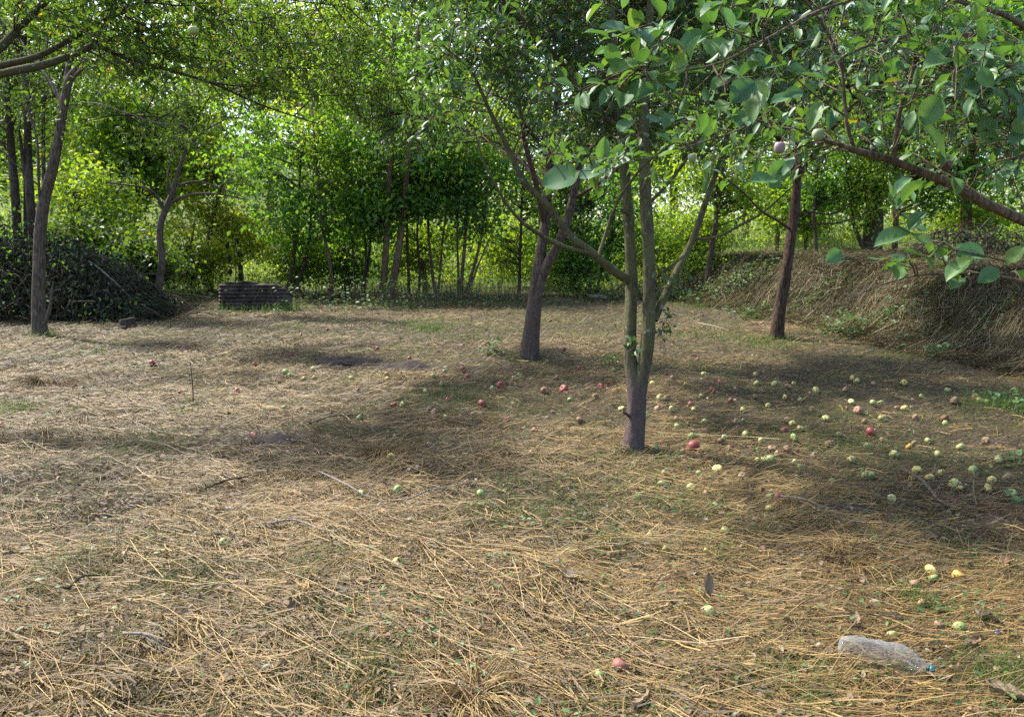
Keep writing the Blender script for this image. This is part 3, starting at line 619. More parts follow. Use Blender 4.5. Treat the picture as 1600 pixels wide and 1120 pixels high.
# hand placed leaves read from the photograph: (base px, tip px, depth)
HAND = [((1010, 100), (948, 112), 1.6), ((1050, 92), (1012, 100), 1.62), ((1066, 95), (1044, 122), 1.6), ((1055, 33), (1014, 74), 1.6), ((978, 52), (938, 40), 1.6), ((962, 78), (935, 88), 1.62), ((1035, 138), (995, 150), 1.62),
        ((1110, 55), (1065, 75), 1.65), ((1135, 5), (1095, 10), 1.6), ((1140, 120), (1112, 135), 1.68), ((1180, 128), (1143, 158), 1.7), ((1205, 122), (1165, 178), 1.7), ((1230, 100), (1195, 108), 1.72), ((1250, 115), (1290, 128), 1.75),
        ((1255, 142), (1225, 150), 1.9), ((1246, 150), (1205, 158), 1.95), ((1285, 160), (1262, 195), 2.0), ((1300, 172), (1296, 200), 2.0), ((950, 262), (905, 278), 2.28), ((905, 268), (848, 290), 2.28), ((940, 255), (945, 215), 2.3), ((960, 262), (990, 250), 2.3), ((925, 270), (930, 295), 2.3), ((1060, 235), (1030, 248), 2.35), ((1050, 228), (1035, 205), 2.35),
        ((1240, 245), (1218, 270), 2.05), ((1230, 252), (1200, 285), 2.05), ((1215, 282), (1170, 285), 2.0), ((1222, 275), (1245, 250), 2.0), ((1424, 364), (1370, 375), 1.8), ((1420, 360), (1445, 330), 1.8), ((1425, 366), (1458, 382), 1.8), ((1405, 355), (1418, 330), 1.8), ((1428, 352), (1448, 362), 1.8), ((1315, 392), (1292, 408), 1.85),
        ((1520, 405), (1478, 430), 1.85), ((1540, 405), (1500, 392), 1.86), ((1570, 412), (1600, 385), 1.88), ((1560, 420), (1530, 440), 1.9), ((1480, 252), (1436, 182), 1.9), ((1470, 150), (1440, 195), 1.9), ((1530, 125), (1500, 112), 1.9), ((1570, 190), (1530, 200), 1.95), ((1500, 85), (1450, 90), 1.9), ((1600, 205), (1560, 190), 1.95), ((1510, 160), (1535, 135), 1.9)]
nh = 0
for (bx, by), (tx, ty), dd in HAND:
    a = at(bx, by, dd); b_ = at(tx, ty, dd - .02); L = float(np.linalg.norm(b_ - a))
    n_ = np.array([0, -.55, .8]) + rng.normal(0, .25, 3)
    leaf_part(near, a, b_ - a, n_, L * 1.02); nh += 1
# the leaves that show largest become parts, the rest one mesh
inview = (np.abs(B[:, 0] / B[:, 1]) < .66) & ((B[:, 2] - EYE) / B[:, 1] < .33)
order = np.argsort(np.where(inview, -LL / B[:, 1], 1))
pick = order[:300 - nh]; rest = order[300 - nh:]
for i in pick: leaf_part(near, B[i], Dd[i], Nn[i] * np.array([.6, .6, 1]) + np.array([0, -.2, 0]), LL[i] * 1.05)
tint = np.clip(rng.beta(2, 2.5, len(rest)), 0, .95)
leaf_obj('crown', B[rest], Dd[rest], Nn[rest], LL[rest], LL[rest] * .48, LEAF6, M['near_leaf_t'], near, tint)

# ------------------------------------------------------------------ trees at the back
def clump_leaves(rng, centres, n_each, spread, leaf_len):
    n = len(centres) * n_each
    c = np.repeat(centres, n_each, axis=0)
    off = rng.normal(0, 1, (n, 3)); off[:, 2] *= .55
    B = c + off * np.repeat(spread, n_each)[:, None] if np.ndim(spread) else c + off * spread
    D = nrm(rng.normal(0, 1, (n, 3)) + np.array([0, 0, -.35])); N = nrm(rng.normal(0, .6, (n, 3)) + np.array([0, 0, 1]))
    L = leaf_len * (.6 + .7 * rng.random(n)); return B, D, N, L

def bg_tree(name, label, stems, bark, leaf, seed, crown_c, crown_r, nclump, n_each, leaf_len, spread=.28, group=None, tb=0., sides=8, zmin=None):
    """stems: list of paths (rows x,y,z,r); crown_c list of ellipsoid centres, crown_r radii"""
    rng = np.random.default_rng(seed)
    b = stems[0][0]; root = thing(name, (b[0], b[1], float(terrain(b[0], b[1])) - .02), label, 'tree', group)
    tips = []
    for s in stems:
        s = np.array(s); s[0, 2] = min(s[0, 2], root.location[2]) if s is stems[0] else s[0, 2]
        p = spline(s, max(10, 6 * len(s))); tube_obj('trunk', p, bark, root, sides, .12, rng=rng); tips.append(p)
    cc = []; paths = []
    if name in ('young_tree', 'shrub'): nclump, n_each, leaf_len, spread = int(nclump * 1.5), int(n_each * .62), leaf_len * 1.4, spread * 1.15
    per = max(1, nclump // len(crown_c))
    for c, r in zip(crown_c, crown_r):
        v = rvec(per, rng) * (.35 + .65 * rng.random((per, 1)) ** .5); q = np.array(c) + v * np.array(r); cc.append(q)
    cc = np.vstack(cc)
    if zmin is not None: cc = cc[cc[:, 2] > zmin]
    allp = np.vstack(tips)[:, :3]
    # a limb from the nearest lower stem point to every clump
    for q in cc:
        w = np.linalg.norm(allp - q, axis=1) + 1.2 * np.maximum(0, allp[:, 2] - q[2] + .3); s0 = allp[np.argmin(w)]
        mid = (s0 + q) / 2 + rng.normal(0, .12, 3) + np.array([0, 0, .1]); e = q + rng.normal(0, .1, 3)
        paths.append([s0, s0 * .6 + mid * .4 + rng.normal(0, .03, 3), mid, mid * .5 + e * .5 + rng.normal(0, .06, 3), e])
    paths = np.array(paths); ln = np.linalg.norm(paths[:, -1] - paths[:, 0], axis=1)
    V, q = sticks(paths[:, [0, 2, 4]], .006 + .012 * ln, np.full(len(paths), .003), 3)
    put('limbs', np_mesh('limbs', V - np.array(root.location), [q], smooth=True), bark, root, kind='stuff')
    B, D, N, L = clump_leaves(rng, cc, n_each, spread * (.7 + .6 * rng.random(len(cc))), leaf_len)
    ok = B[:, 2] > terrain(B[:, 0], B[:, 1]) + .15; B, D, N, L = B[ok], D[ok], N[ok], L[ok]
    t = np.clip(rng.beta(2.2, 2.4, len(B)) + tb + np.repeat(rng.normal(0, .12, len(cc)), n_each)[ok], 0, 1)
    leaf_obj('crown', B, D, N, L, L * .62, LEAF2, leaf, root, t)
    return root

def gp(px, py, r): return [*ground(px, py), r]
Yb = 20.5
def stem(pxs, Y, r0, r1):
    """pixel polyline at one depth; first point rests on the ground"""
    n = len(pxs); out = []
    for k, (a, b) in enumerate(pxs):
        p = at(a, b, Y + .1 * k * ((k % 2) - .5))
        if k == 0: p[2] = float(terrain(p[0], p[1])) - .03
        out.append([*p, r0 + (r1 - r0) * k / (n - 1)])
    return np.array(out)

G1 = 'young trees along the back edge of the orchard'
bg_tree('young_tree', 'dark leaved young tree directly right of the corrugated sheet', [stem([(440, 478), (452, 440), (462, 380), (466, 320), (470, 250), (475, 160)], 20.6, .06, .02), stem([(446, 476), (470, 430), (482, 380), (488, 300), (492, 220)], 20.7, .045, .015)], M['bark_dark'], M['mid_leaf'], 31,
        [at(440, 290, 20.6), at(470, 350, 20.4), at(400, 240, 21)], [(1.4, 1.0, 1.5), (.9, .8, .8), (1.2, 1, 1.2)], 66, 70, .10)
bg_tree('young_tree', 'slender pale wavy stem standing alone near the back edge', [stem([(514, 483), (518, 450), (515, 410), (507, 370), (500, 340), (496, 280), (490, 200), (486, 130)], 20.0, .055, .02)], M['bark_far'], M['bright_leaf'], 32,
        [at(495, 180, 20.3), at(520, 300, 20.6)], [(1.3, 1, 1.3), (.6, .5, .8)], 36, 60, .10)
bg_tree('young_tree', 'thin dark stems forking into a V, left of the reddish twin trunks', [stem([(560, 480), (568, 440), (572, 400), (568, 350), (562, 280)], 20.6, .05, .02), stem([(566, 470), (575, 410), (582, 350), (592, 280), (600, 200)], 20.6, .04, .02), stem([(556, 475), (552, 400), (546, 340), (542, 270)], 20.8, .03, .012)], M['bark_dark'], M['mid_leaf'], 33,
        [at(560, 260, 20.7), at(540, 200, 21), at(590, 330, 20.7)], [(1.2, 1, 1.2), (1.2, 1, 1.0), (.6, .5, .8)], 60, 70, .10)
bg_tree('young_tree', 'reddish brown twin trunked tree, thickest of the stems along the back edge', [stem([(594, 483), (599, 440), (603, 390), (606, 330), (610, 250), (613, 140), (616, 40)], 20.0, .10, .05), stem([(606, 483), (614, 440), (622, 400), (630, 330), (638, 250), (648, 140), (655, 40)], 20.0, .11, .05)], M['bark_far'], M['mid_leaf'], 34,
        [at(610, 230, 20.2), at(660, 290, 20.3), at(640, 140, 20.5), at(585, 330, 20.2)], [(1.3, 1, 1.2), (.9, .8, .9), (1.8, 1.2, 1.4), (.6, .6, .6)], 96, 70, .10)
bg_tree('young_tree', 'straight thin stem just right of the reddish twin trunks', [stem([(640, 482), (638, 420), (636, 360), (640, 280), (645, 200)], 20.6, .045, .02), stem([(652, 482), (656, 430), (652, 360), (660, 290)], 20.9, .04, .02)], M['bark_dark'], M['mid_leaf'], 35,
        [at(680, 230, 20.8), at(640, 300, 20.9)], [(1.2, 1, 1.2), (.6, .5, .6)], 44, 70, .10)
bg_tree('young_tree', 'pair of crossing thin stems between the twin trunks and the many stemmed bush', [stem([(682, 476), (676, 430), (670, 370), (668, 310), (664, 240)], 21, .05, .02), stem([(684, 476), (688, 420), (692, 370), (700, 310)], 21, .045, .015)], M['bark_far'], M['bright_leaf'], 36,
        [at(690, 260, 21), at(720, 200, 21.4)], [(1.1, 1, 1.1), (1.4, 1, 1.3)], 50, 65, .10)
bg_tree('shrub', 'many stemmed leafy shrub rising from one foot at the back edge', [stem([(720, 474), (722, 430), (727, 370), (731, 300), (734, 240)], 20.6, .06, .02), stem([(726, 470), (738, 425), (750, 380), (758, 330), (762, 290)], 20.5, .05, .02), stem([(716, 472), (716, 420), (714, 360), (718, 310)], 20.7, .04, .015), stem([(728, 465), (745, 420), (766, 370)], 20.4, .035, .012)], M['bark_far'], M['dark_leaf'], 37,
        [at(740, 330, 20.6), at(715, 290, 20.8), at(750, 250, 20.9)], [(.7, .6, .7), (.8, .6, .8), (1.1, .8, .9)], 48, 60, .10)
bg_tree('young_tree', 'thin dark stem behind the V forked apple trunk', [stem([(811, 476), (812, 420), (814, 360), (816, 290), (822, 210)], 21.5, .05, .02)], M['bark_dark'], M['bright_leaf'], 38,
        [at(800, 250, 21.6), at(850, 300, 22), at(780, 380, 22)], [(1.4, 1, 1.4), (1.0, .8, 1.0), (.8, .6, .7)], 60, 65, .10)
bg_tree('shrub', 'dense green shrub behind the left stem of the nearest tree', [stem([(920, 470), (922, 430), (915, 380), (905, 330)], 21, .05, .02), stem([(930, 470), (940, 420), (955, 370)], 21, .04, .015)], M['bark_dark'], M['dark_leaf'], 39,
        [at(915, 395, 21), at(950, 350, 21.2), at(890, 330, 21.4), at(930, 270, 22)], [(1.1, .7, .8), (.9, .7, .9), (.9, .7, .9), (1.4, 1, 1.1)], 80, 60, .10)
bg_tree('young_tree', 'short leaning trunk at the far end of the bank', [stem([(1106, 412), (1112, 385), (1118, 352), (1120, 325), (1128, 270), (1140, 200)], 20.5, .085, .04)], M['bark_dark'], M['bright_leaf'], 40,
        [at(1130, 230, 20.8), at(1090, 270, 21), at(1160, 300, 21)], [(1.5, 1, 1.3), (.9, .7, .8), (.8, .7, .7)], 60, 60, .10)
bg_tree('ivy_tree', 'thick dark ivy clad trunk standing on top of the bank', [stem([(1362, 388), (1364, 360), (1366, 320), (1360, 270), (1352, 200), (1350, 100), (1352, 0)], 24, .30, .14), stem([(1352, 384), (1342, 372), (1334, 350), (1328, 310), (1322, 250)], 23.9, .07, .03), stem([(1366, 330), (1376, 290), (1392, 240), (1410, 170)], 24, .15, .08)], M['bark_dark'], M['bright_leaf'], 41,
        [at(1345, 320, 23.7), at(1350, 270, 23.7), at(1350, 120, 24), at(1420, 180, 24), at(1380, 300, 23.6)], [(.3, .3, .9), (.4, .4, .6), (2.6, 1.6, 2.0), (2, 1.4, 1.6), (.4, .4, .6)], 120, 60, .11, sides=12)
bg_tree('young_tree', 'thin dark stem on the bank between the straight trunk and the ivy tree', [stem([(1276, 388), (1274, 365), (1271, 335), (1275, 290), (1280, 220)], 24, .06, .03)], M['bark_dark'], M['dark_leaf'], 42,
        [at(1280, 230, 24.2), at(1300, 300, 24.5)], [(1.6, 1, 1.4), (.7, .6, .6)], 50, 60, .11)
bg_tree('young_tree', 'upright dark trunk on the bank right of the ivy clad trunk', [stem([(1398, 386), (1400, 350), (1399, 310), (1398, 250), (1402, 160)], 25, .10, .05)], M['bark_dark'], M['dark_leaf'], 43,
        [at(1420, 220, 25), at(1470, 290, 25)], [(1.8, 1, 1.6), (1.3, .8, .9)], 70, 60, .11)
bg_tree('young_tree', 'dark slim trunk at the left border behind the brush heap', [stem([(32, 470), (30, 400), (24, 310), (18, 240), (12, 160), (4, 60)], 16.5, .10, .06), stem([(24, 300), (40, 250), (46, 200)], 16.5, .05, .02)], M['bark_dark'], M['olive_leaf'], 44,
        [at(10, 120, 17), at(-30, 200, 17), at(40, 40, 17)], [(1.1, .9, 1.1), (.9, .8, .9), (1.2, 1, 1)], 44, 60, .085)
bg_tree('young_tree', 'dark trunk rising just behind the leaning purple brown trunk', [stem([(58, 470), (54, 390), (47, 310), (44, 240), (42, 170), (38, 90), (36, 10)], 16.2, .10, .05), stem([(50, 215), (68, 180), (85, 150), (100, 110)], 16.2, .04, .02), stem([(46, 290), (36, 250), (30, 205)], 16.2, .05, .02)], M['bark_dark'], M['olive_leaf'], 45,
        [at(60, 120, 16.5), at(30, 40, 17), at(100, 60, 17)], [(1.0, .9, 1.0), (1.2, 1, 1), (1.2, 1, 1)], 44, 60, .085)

# deeper trees and bushes, each with its own spot
def plain_tree(px, Y, height, rad, crown_base, leaf, seed, label, nclump=60, n_each=60, leaf_len=.13, spread=.38, name='broadleaf_tree', group='trees beyond the orchard', tb=0):
    rng = np.random.default_rng(seed)
    x = (px - 800) / F * Y; z = float(terrain(x, Y))
    s = np.array([[x, Y, z - .05, .05 + .012 * height], [x + rng.normal(0, .1), Y, z + height * .3, .045 + .009 * height], [x + rng.normal(0, .25), Y, z + height * .6, .03 + .006 * height], [x + rng.normal(0, .4), Y, z + height * .92, .02]])
    zc = z + (crown_base + height) / 2; hz = (height - crown_base) / 2
    cs = [(x, Y, zc)] ; rs = [(rad, rad * .8, hz)]
    for k in range(3):
        cs.append((x + rng.normal(0, rad * .5), Y + rng.normal(0, rad * .3), zc + rng.normal(0, hz * .4))); rs.append((rad * .6, rad * .6, hz * .5))
    return bg_tree(name, label, [s], M['bark_far'], leaf, seed, cs, rs, nclump, n_each, leaf_len, spread, group, tb)

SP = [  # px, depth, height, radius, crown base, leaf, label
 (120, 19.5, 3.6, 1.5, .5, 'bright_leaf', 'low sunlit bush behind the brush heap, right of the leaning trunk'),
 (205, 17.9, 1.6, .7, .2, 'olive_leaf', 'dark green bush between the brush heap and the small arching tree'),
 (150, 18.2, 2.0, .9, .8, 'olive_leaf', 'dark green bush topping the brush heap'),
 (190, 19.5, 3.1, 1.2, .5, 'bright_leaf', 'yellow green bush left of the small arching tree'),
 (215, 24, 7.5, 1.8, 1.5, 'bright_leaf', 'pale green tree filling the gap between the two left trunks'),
 (330, 23, 4.2, 1.3, 1.9, 'sunlit_leaf', 'bright yellow green tree glowing above the corrugated sheet'),
 (300, 22, 2.2, 1.0, .3, 'sunlit_leaf', 'low yellow lit bush left behind the corrugated sheet'),
 (375, 24, 2.6, .9, .3, 'sunlit_leaf', 'low yellow green bush directly behind the corrugated sheet'),
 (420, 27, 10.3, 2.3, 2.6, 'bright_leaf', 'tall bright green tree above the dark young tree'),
 (530, 29, 11.3, 2.4, 3.2, 'sunlit_leaf', 'tall yellow green tree behind the slender wavy stem'),
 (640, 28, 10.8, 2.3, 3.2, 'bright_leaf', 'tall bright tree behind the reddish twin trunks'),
 (740, 30, 11.3, 2.4, 3.0, 'sunlit_leaf', 'tall yellow green tree behind the many stemmed shrub'),
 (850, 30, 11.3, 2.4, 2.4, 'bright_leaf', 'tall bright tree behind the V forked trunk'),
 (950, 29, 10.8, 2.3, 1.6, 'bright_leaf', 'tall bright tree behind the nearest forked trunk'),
 (1050, 30, 11.3, 2.3, 2.4, 'sunlit_leaf', 'tall yellow green tree beyond the far end of the bank'),
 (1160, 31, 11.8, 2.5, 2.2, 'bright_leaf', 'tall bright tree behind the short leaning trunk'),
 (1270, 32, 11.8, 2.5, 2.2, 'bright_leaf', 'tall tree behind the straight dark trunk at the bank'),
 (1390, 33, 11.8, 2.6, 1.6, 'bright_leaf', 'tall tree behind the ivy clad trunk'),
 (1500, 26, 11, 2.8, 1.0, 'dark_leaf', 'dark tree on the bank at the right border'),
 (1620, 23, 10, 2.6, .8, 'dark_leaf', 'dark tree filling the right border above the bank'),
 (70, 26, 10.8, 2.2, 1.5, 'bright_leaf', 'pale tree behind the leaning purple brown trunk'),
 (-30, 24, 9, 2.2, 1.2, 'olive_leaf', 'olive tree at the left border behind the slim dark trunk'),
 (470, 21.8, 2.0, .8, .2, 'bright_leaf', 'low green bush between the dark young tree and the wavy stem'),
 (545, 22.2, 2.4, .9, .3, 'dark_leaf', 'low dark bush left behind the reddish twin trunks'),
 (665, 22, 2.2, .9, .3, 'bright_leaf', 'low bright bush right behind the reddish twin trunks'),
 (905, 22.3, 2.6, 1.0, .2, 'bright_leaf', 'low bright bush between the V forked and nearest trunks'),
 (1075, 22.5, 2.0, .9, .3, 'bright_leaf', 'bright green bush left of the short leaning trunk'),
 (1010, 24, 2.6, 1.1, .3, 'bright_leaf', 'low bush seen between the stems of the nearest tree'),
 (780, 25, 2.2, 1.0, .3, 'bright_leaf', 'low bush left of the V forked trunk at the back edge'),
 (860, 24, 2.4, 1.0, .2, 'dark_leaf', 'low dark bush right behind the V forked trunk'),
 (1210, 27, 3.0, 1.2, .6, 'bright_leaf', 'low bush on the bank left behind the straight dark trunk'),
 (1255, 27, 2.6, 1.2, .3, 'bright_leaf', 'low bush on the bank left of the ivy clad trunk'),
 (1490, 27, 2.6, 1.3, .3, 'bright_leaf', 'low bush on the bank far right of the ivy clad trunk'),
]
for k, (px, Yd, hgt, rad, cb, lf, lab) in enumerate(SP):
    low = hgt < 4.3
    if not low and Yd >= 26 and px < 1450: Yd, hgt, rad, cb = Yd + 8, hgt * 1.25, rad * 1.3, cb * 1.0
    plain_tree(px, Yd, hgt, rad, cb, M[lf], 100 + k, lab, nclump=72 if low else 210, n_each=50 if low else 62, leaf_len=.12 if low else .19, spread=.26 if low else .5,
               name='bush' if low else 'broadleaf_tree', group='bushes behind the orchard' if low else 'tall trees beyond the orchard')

# far wooded hillside and woods behind: one mass
rng = np.random.default_rng(77)
cs = []
for k in range(700):
    px = rng.uniform(-250, 1850); Yd = rng.uniform(46, 90); x = (px - 800) / F * Yd
    top = rng.uniform(7, 15); h0 = float(terrain(x, Yd)); z = h0 + rng.uniform(.4, top)
    cs.append((x, Yd, z))
B, D, N, L = clump_leaves(rng, np.array(cs), 100, rng.uniform(.7, 1.6, len(cs)), .36)
o = leaf_obj('far_woodland', B, D, N, L, L * .6, LEAF2, M['hazed_hill_leaf'], None, np.clip(rng.beta(2, 2, len(B)) + np.repeat(rng.normal(0, .2, len(cs)), 100), 0, 1))
props(o, 'pale green far woodland beyond all the single trees', 'woodland', kind='stuff')

# ------------------------------------------------------------------ tall meadow grass behind the trees
def blades(rng, x, y, h, w, lean=.35, seg=3):
    n = len(x); z = terrain(x, y) - .01; a = rng.uniform(0, 2 * math.pi, n); b = rng.uniform(0, 2 * math.pi, n)
    ld = np.stack([np.cos(a), np.sin(a), np.zeros(n)], -1); wd = np.stack([np.cos(b), np.sin(b), np.zeros(n)], -1)
    base = np.stack([x, y, z], -1); le = lean * rng.random(n) * h
    V = []
    for k in range(seg):
        t = k / (seg - 1) if seg > 1 else 0
        c = base + ld * (le * t * t)[:, None] + np.stack([np.zeros(n), np.zeros(n), h * (t - .12 * lean * t * t)], -1)
        ww = w * (1 - .85 * t)
        V.append(c - wd * ww[:, None] / 2); V.append(c + wd * ww[:, None] / 2)
    V = np.stack(V, 1).reshape(-1, 3); m = seg * 2
    f = np.concatenate([np.array([[2 * k, 2 * k + 1, 2 * k + 3, 2 * k + 2]]) for k in range(seg - 1)])
    Fc = (np.arange(n) * m)[:, None, None] + f[None]
    return V, Fc.reshape(-1, 4), seg - 1

rng = np.random.default_rng(5)
n = 12000
yy = rng.uniform(20.9, 34, n); xx = (rng.uniform(-150, 1750, n) - 800) / F * yy
ok = (terrain(xx, yy) < .9) | (yy > 25.5) | (rng.random(n) < .0); xx, yy = xx[ok], yy[ok]
hh = rng.uniform(.25, 1.25, len(xx)) * (.35 + 1.0 * vnoise(xx * .7, yy * .7, 14)) * sstep(20.6, 22.5, yy) + .12
V, f, k = blades(rng, xx, yy, hh, rng.uniform(.008, .02, len(xx)), .6)
tt = np.clip(rng.beta(2, 2, len(xx)) * .8 + .35 * (vnoise(xx * .4, yy * .4, 8) - .4), 0, 1)
props(put('tall_grass', np_mesh('tall_grass', V, [f], np.repeat(tt, k)), M['meadow']), 'tall sunlit meadow grass behind the back row of stems', 'grass', kind='stuff')
n = 9000   # scruffy dark fringe of weeds where the mown floor ends
xx = (rng.uniform(380, 1080, n) - 800) / F * 20.5; yy = 19.9 + rng.random(n) * 1.9 + 1.1 * (vnoise(xx * .9, xx * .3, 16) - .6); ok = rng.random(n) < 1.6 * vnoise(xx * 1.6, yy * 1.6, 17) - .2; xx, yy = xx[ok], yy[ok]; n = len(xx)
V, f, k = blades(rng, xx, yy, rng.uniform(.12, .75, n) * (.3 + vnoise(xx * 2.2, yy * 2.2, 18)), rng.uniform(.006, .014, n), 1.1)
props(put('dry_weeds', np_mesh('dry_weeds', V, [f], np.repeat(np.clip(rng.beta(2, 2, n), 0, 1), k)), M['hay']), 'brown dry weed fringe along the back edge of the mown floor', 'weeds', kind='stuff')

rng = np.random.default_rng(55); cs = []
for k in range(1150):
    Yd = rng.uniform(21.2, 33); px = rng.uniform(-120, 1720); x = (px - 800) / F * Yd; h0 = float(terrain(x, Yd))
    if h0 > .8 and Yd < 25.5: continue
    cs.append((x, Yd, h0 + .2 + rng.random() ** 1.6 * 1.7))
cs = np.array(cs); B, D, N, L = clump_leaves(rng, cs, 60, rng.uniform(.16, .34, len(cs)), .085)
ok = B[:, 2] > terrain(B[:, 0], B[:, 1]); tn = np.clip(rng.beta(2, 2, len(B)) + np.repeat(rng.normal(0, .25, len(cs)), 60), 0, 1)
props(leaf_obj('undergrowth', B[ok], D[ok], N[ok], L[ok], L[ok] * .6, LEAF2, M['bright_leaf'], None, tn[ok]), 'sunlit yellow green undergrowth behind the back row of stems', 'undergrowth', kind='stuff')

# ------------------------------------------------------------------ straw, hay and stubble on the orchard floor
def scatter(rng, n, y0, y1, margin=1.12, power=0.):
    """log-uniform in depth: the same number of pieces per picture area"""
    y = y0 * (y1 / y0) ** rng.random(n) if power == 0 else (y0 ** power + (y1 ** power - y0 ** power) * rng.random(n)) ** (1 / power)
    x = rng.uniform(-1, 1, n); w = .645 * margin * y + .25
    x = np.where(rng.random(n) < .87, x * w, np.sign(x) * (w + 1.6 * np.abs(x)))     # a thinner band on either side
    return x, y

def straws(rng, x, y, length, width, ang, zlift, tilt, seg=3, bend=.1):
    n = len(x); s = np.linspace(-.5, .5, seg)
    ca, sa = np.cos(ang), np.sin(ang); bd = rng.normal(0, bend, n) * length
    V = []
    for k, t in enumerate(s):
        off = bd * (4 * t * t - 1) * .5
        px_ = x + ca * length * t - sa * off; py_ = y + sa * length * t + ca * off
        pz = terrain(px_, py_) + zlift + tilt * length * (t + .5)
        c = np.stack([px_, py_, pz], -1); wv = np.stack([-sa, ca, np.zeros(n)], -1) * (width / 2)[:, None]
        roll = .5 * width
        V.append(c - wv + np.array([0, 0, -1]) * (roll * .5)[:, None]); V.append(c + wv * .9 + np.array([0, 0, 1]) * (roll * .5)[:, None])
    V = np.stack(V, 1).reshape(-1, 3); m = seg * 2
    f = np.array([[2 * k, 2 * k + 1, 2 * k + 3, 2 * k + 2] for k in range(seg - 1)])
    return V, ((np.arange(n) * m)[:, None, None] + f[None]).reshape(-1, 4), seg - 1

def flow(x, y):
    a = -.30 + 1.1 * (vnoise(x * .55 + 9, y * .45, 21) - .5) + .7 * (vnoise(x * 1.9, y * 1.9, 22) - .5)
    return a
# places where soil or green shows through the straw: (px, py, radius m)
BARE = [(ground(px, py)[:2], r) for px, py, r in [(545, 566, .45), (632, 574, .5), (1330, 796, .17), (900, 600, .35), (955, 660, .3), (430, 688, .3), (100, 745, .35), (170, 800, .22), (1150, 640, .5), (1400, 640, .6), (1560, 640, .8), (1290, 730, .35), (1480, 830, .25), (1200, 660, .5), (880, 640, .4), (690, 690, .3), (330, 770, .2), (40, 760, .3), (300, 940, .12), (520, 960, .12), (720, 1040, .12), (960, 880, .1), (1340, 900, .15), (150, 1000, .12), (1480, 1040, .15), (250, 1105, .10), (770, 900, .0001)]]
GREEN = [(ground(px, py)[:2], r) for px, py, r in [(900, 790, .55), (1040, 800, .45), (1020, 730, .4), (1330, 690, .7), (1450, 950, .25), (1530, 880, .4), (690, 510, 1.6), (1130, 530, 1.2), (1560, 640, .7), (1590, 1060, .25), (20, 640, .4), (820, 770, .35), (960, 850, .25), (1110, 860, .25), (560, 1050, .2), (850, 500, 2), (300, 900, .3), (480, 880, .2), (1250, 1080, .2), (930, 1110, .2), (700, 620, .6), (250, 690, .5), (110, 900, .25)]]
def near_any(x, y, L, soft=1.0):
    m = np.zeros(len(x))
    for (c, r) in L: m = np.maximum(m, np.exp(-((x - c[0]) ** 2 + (y - c[1]) ** 2) / (r * r)))
    return m
def thick(x, y):
    """how much straw lies here, 0..1: swathes left by the mower"""
    t = .30 + 1.25 * (vnoise(x * .8 + 3, y * .7, 31) - .33) + .6 * (vnoise(x * 2.6, y * 2.6, 32) - .5)
    t = t + .45 * sstep(6.2, 3.6, y) 
    t = t - .9 * near_any(x, y, BARE) - .55 * near_any(x, y, GREEN)
    t = t - .25 * sstep(.5, 4, x) * sstep(4.2, 6, y)
    return np.clip(t, .06, 1)

rng = np.random.default_rng(8)
VV, FF, TT = [], [], []; off = 0
def add(V, f, t):
    global off
    VV.append(V); FF.append(f + off); TT.append(t); off += len(V)
# fine short litter
n = 350000; x, y = scatter(rng, n, 2.0, 22.5); ok = rng.random(n) < .45 + .55 * thick(x, y); x, y = x[ok], y[ok]; n = len(x)
sc_ = np.maximum(1, y / 3.2)
V, f, k = straws(rng, x, y, rng.uniform(.02, .10, n) * np.minimum(sc_, 1.5), rng.uniform(.0010, .0022, n) * sc_ ** .8, flow(x, y) + rng.normal(0, 1.5, n), rng.uniform(.0, .018, n), rng.normal(.08, .30, n).clip(-.08, 1.2), seg=2)
add(V, f, np.repeat(np.clip(rng.beta(1.25, 2.7, n) * .92 + .32 * (thick(x, y) - .42) + .3 * (vnoise(x * .9, y * .9, 35) - .5), 0, .95), k))
# mid length stems
n = 30000; x, y = scatter(rng, n, 2.0, 20); ok = rng.random(n) < thick(x, y); x, y = x[ok], y[ok]; n = len(x)
sc_ = np.maximum(1, y / 3.4)
V, f, k = straws(rng, x, y, rng.uniform(.08, .26, n), rng.uniform(.0012, .0024, n) * sc_ ** .7, flow(x, y) + rng.normal(0, .75, n), rng.uniform(.004, .03, n), rng.normal(.03, .07, n), seg=3, bend=.05)
add(V, f, np.repeat(np.clip(rng.beta(1.8, 2.2, n) * .95, 0, 1), k))
# flattened wide dry blades
n = 30000; x, y = scatter(rng, n, 2.0, 16); ok = rng.random(n) < .35 + .65 * thick(x, y); x, y = x[ok], y[ok]; n = len(x)
V, f, k = straws(rng, x, y, rng.uniform(.04, .20, n), rng.uniform(.0025, .006, n) * np.maximum(1, y / 5) ** .6, flow(x, y) + rng.normal(0, .9, n), rng.uniform(.003, .03, n), rng.normal(.03, .12, n), seg=3, bend=.15)
add(V, f, np.repeat(np.clip(rng.beta(1.6, 2.0, n) * .85, 0, 1), k))
# long stems on top, combed by the mower
n = 3600; x, y = scatter(rng, n, 1.9, 8); ok = rng.random(n) < thick(x, y) ** 2.0; x, y = x[ok], y[ok]; n = len(x)
sc_ = np.maximum(1, y / 3.6)
V, f, k = straws(rng, x, y, rng.uniform(.20, .62, n), rng.uniform(.0012, .0025, n) * sc_ ** .7, flow(x, y) + rng.normal(0, .38, n), rng.uniform(.012, .045, n), rng.normal(.0, .03, n), seg=4, bend=.035)
add(V, f, np.repeat(np.clip(rng.beta(2.6, 1.6, n), 0, 1), k))
V = np.vstack(VV); print('straw tris', 2 * sum(len(f) for f in FF))
props(put('cut_straw', np_mesh('cut_straw', V, [np.vstack(FF)], np.concatenate(TT)), M['straw']), 'mown yellow straw lying all over the orchard floor', 'straw', kind='stuff')

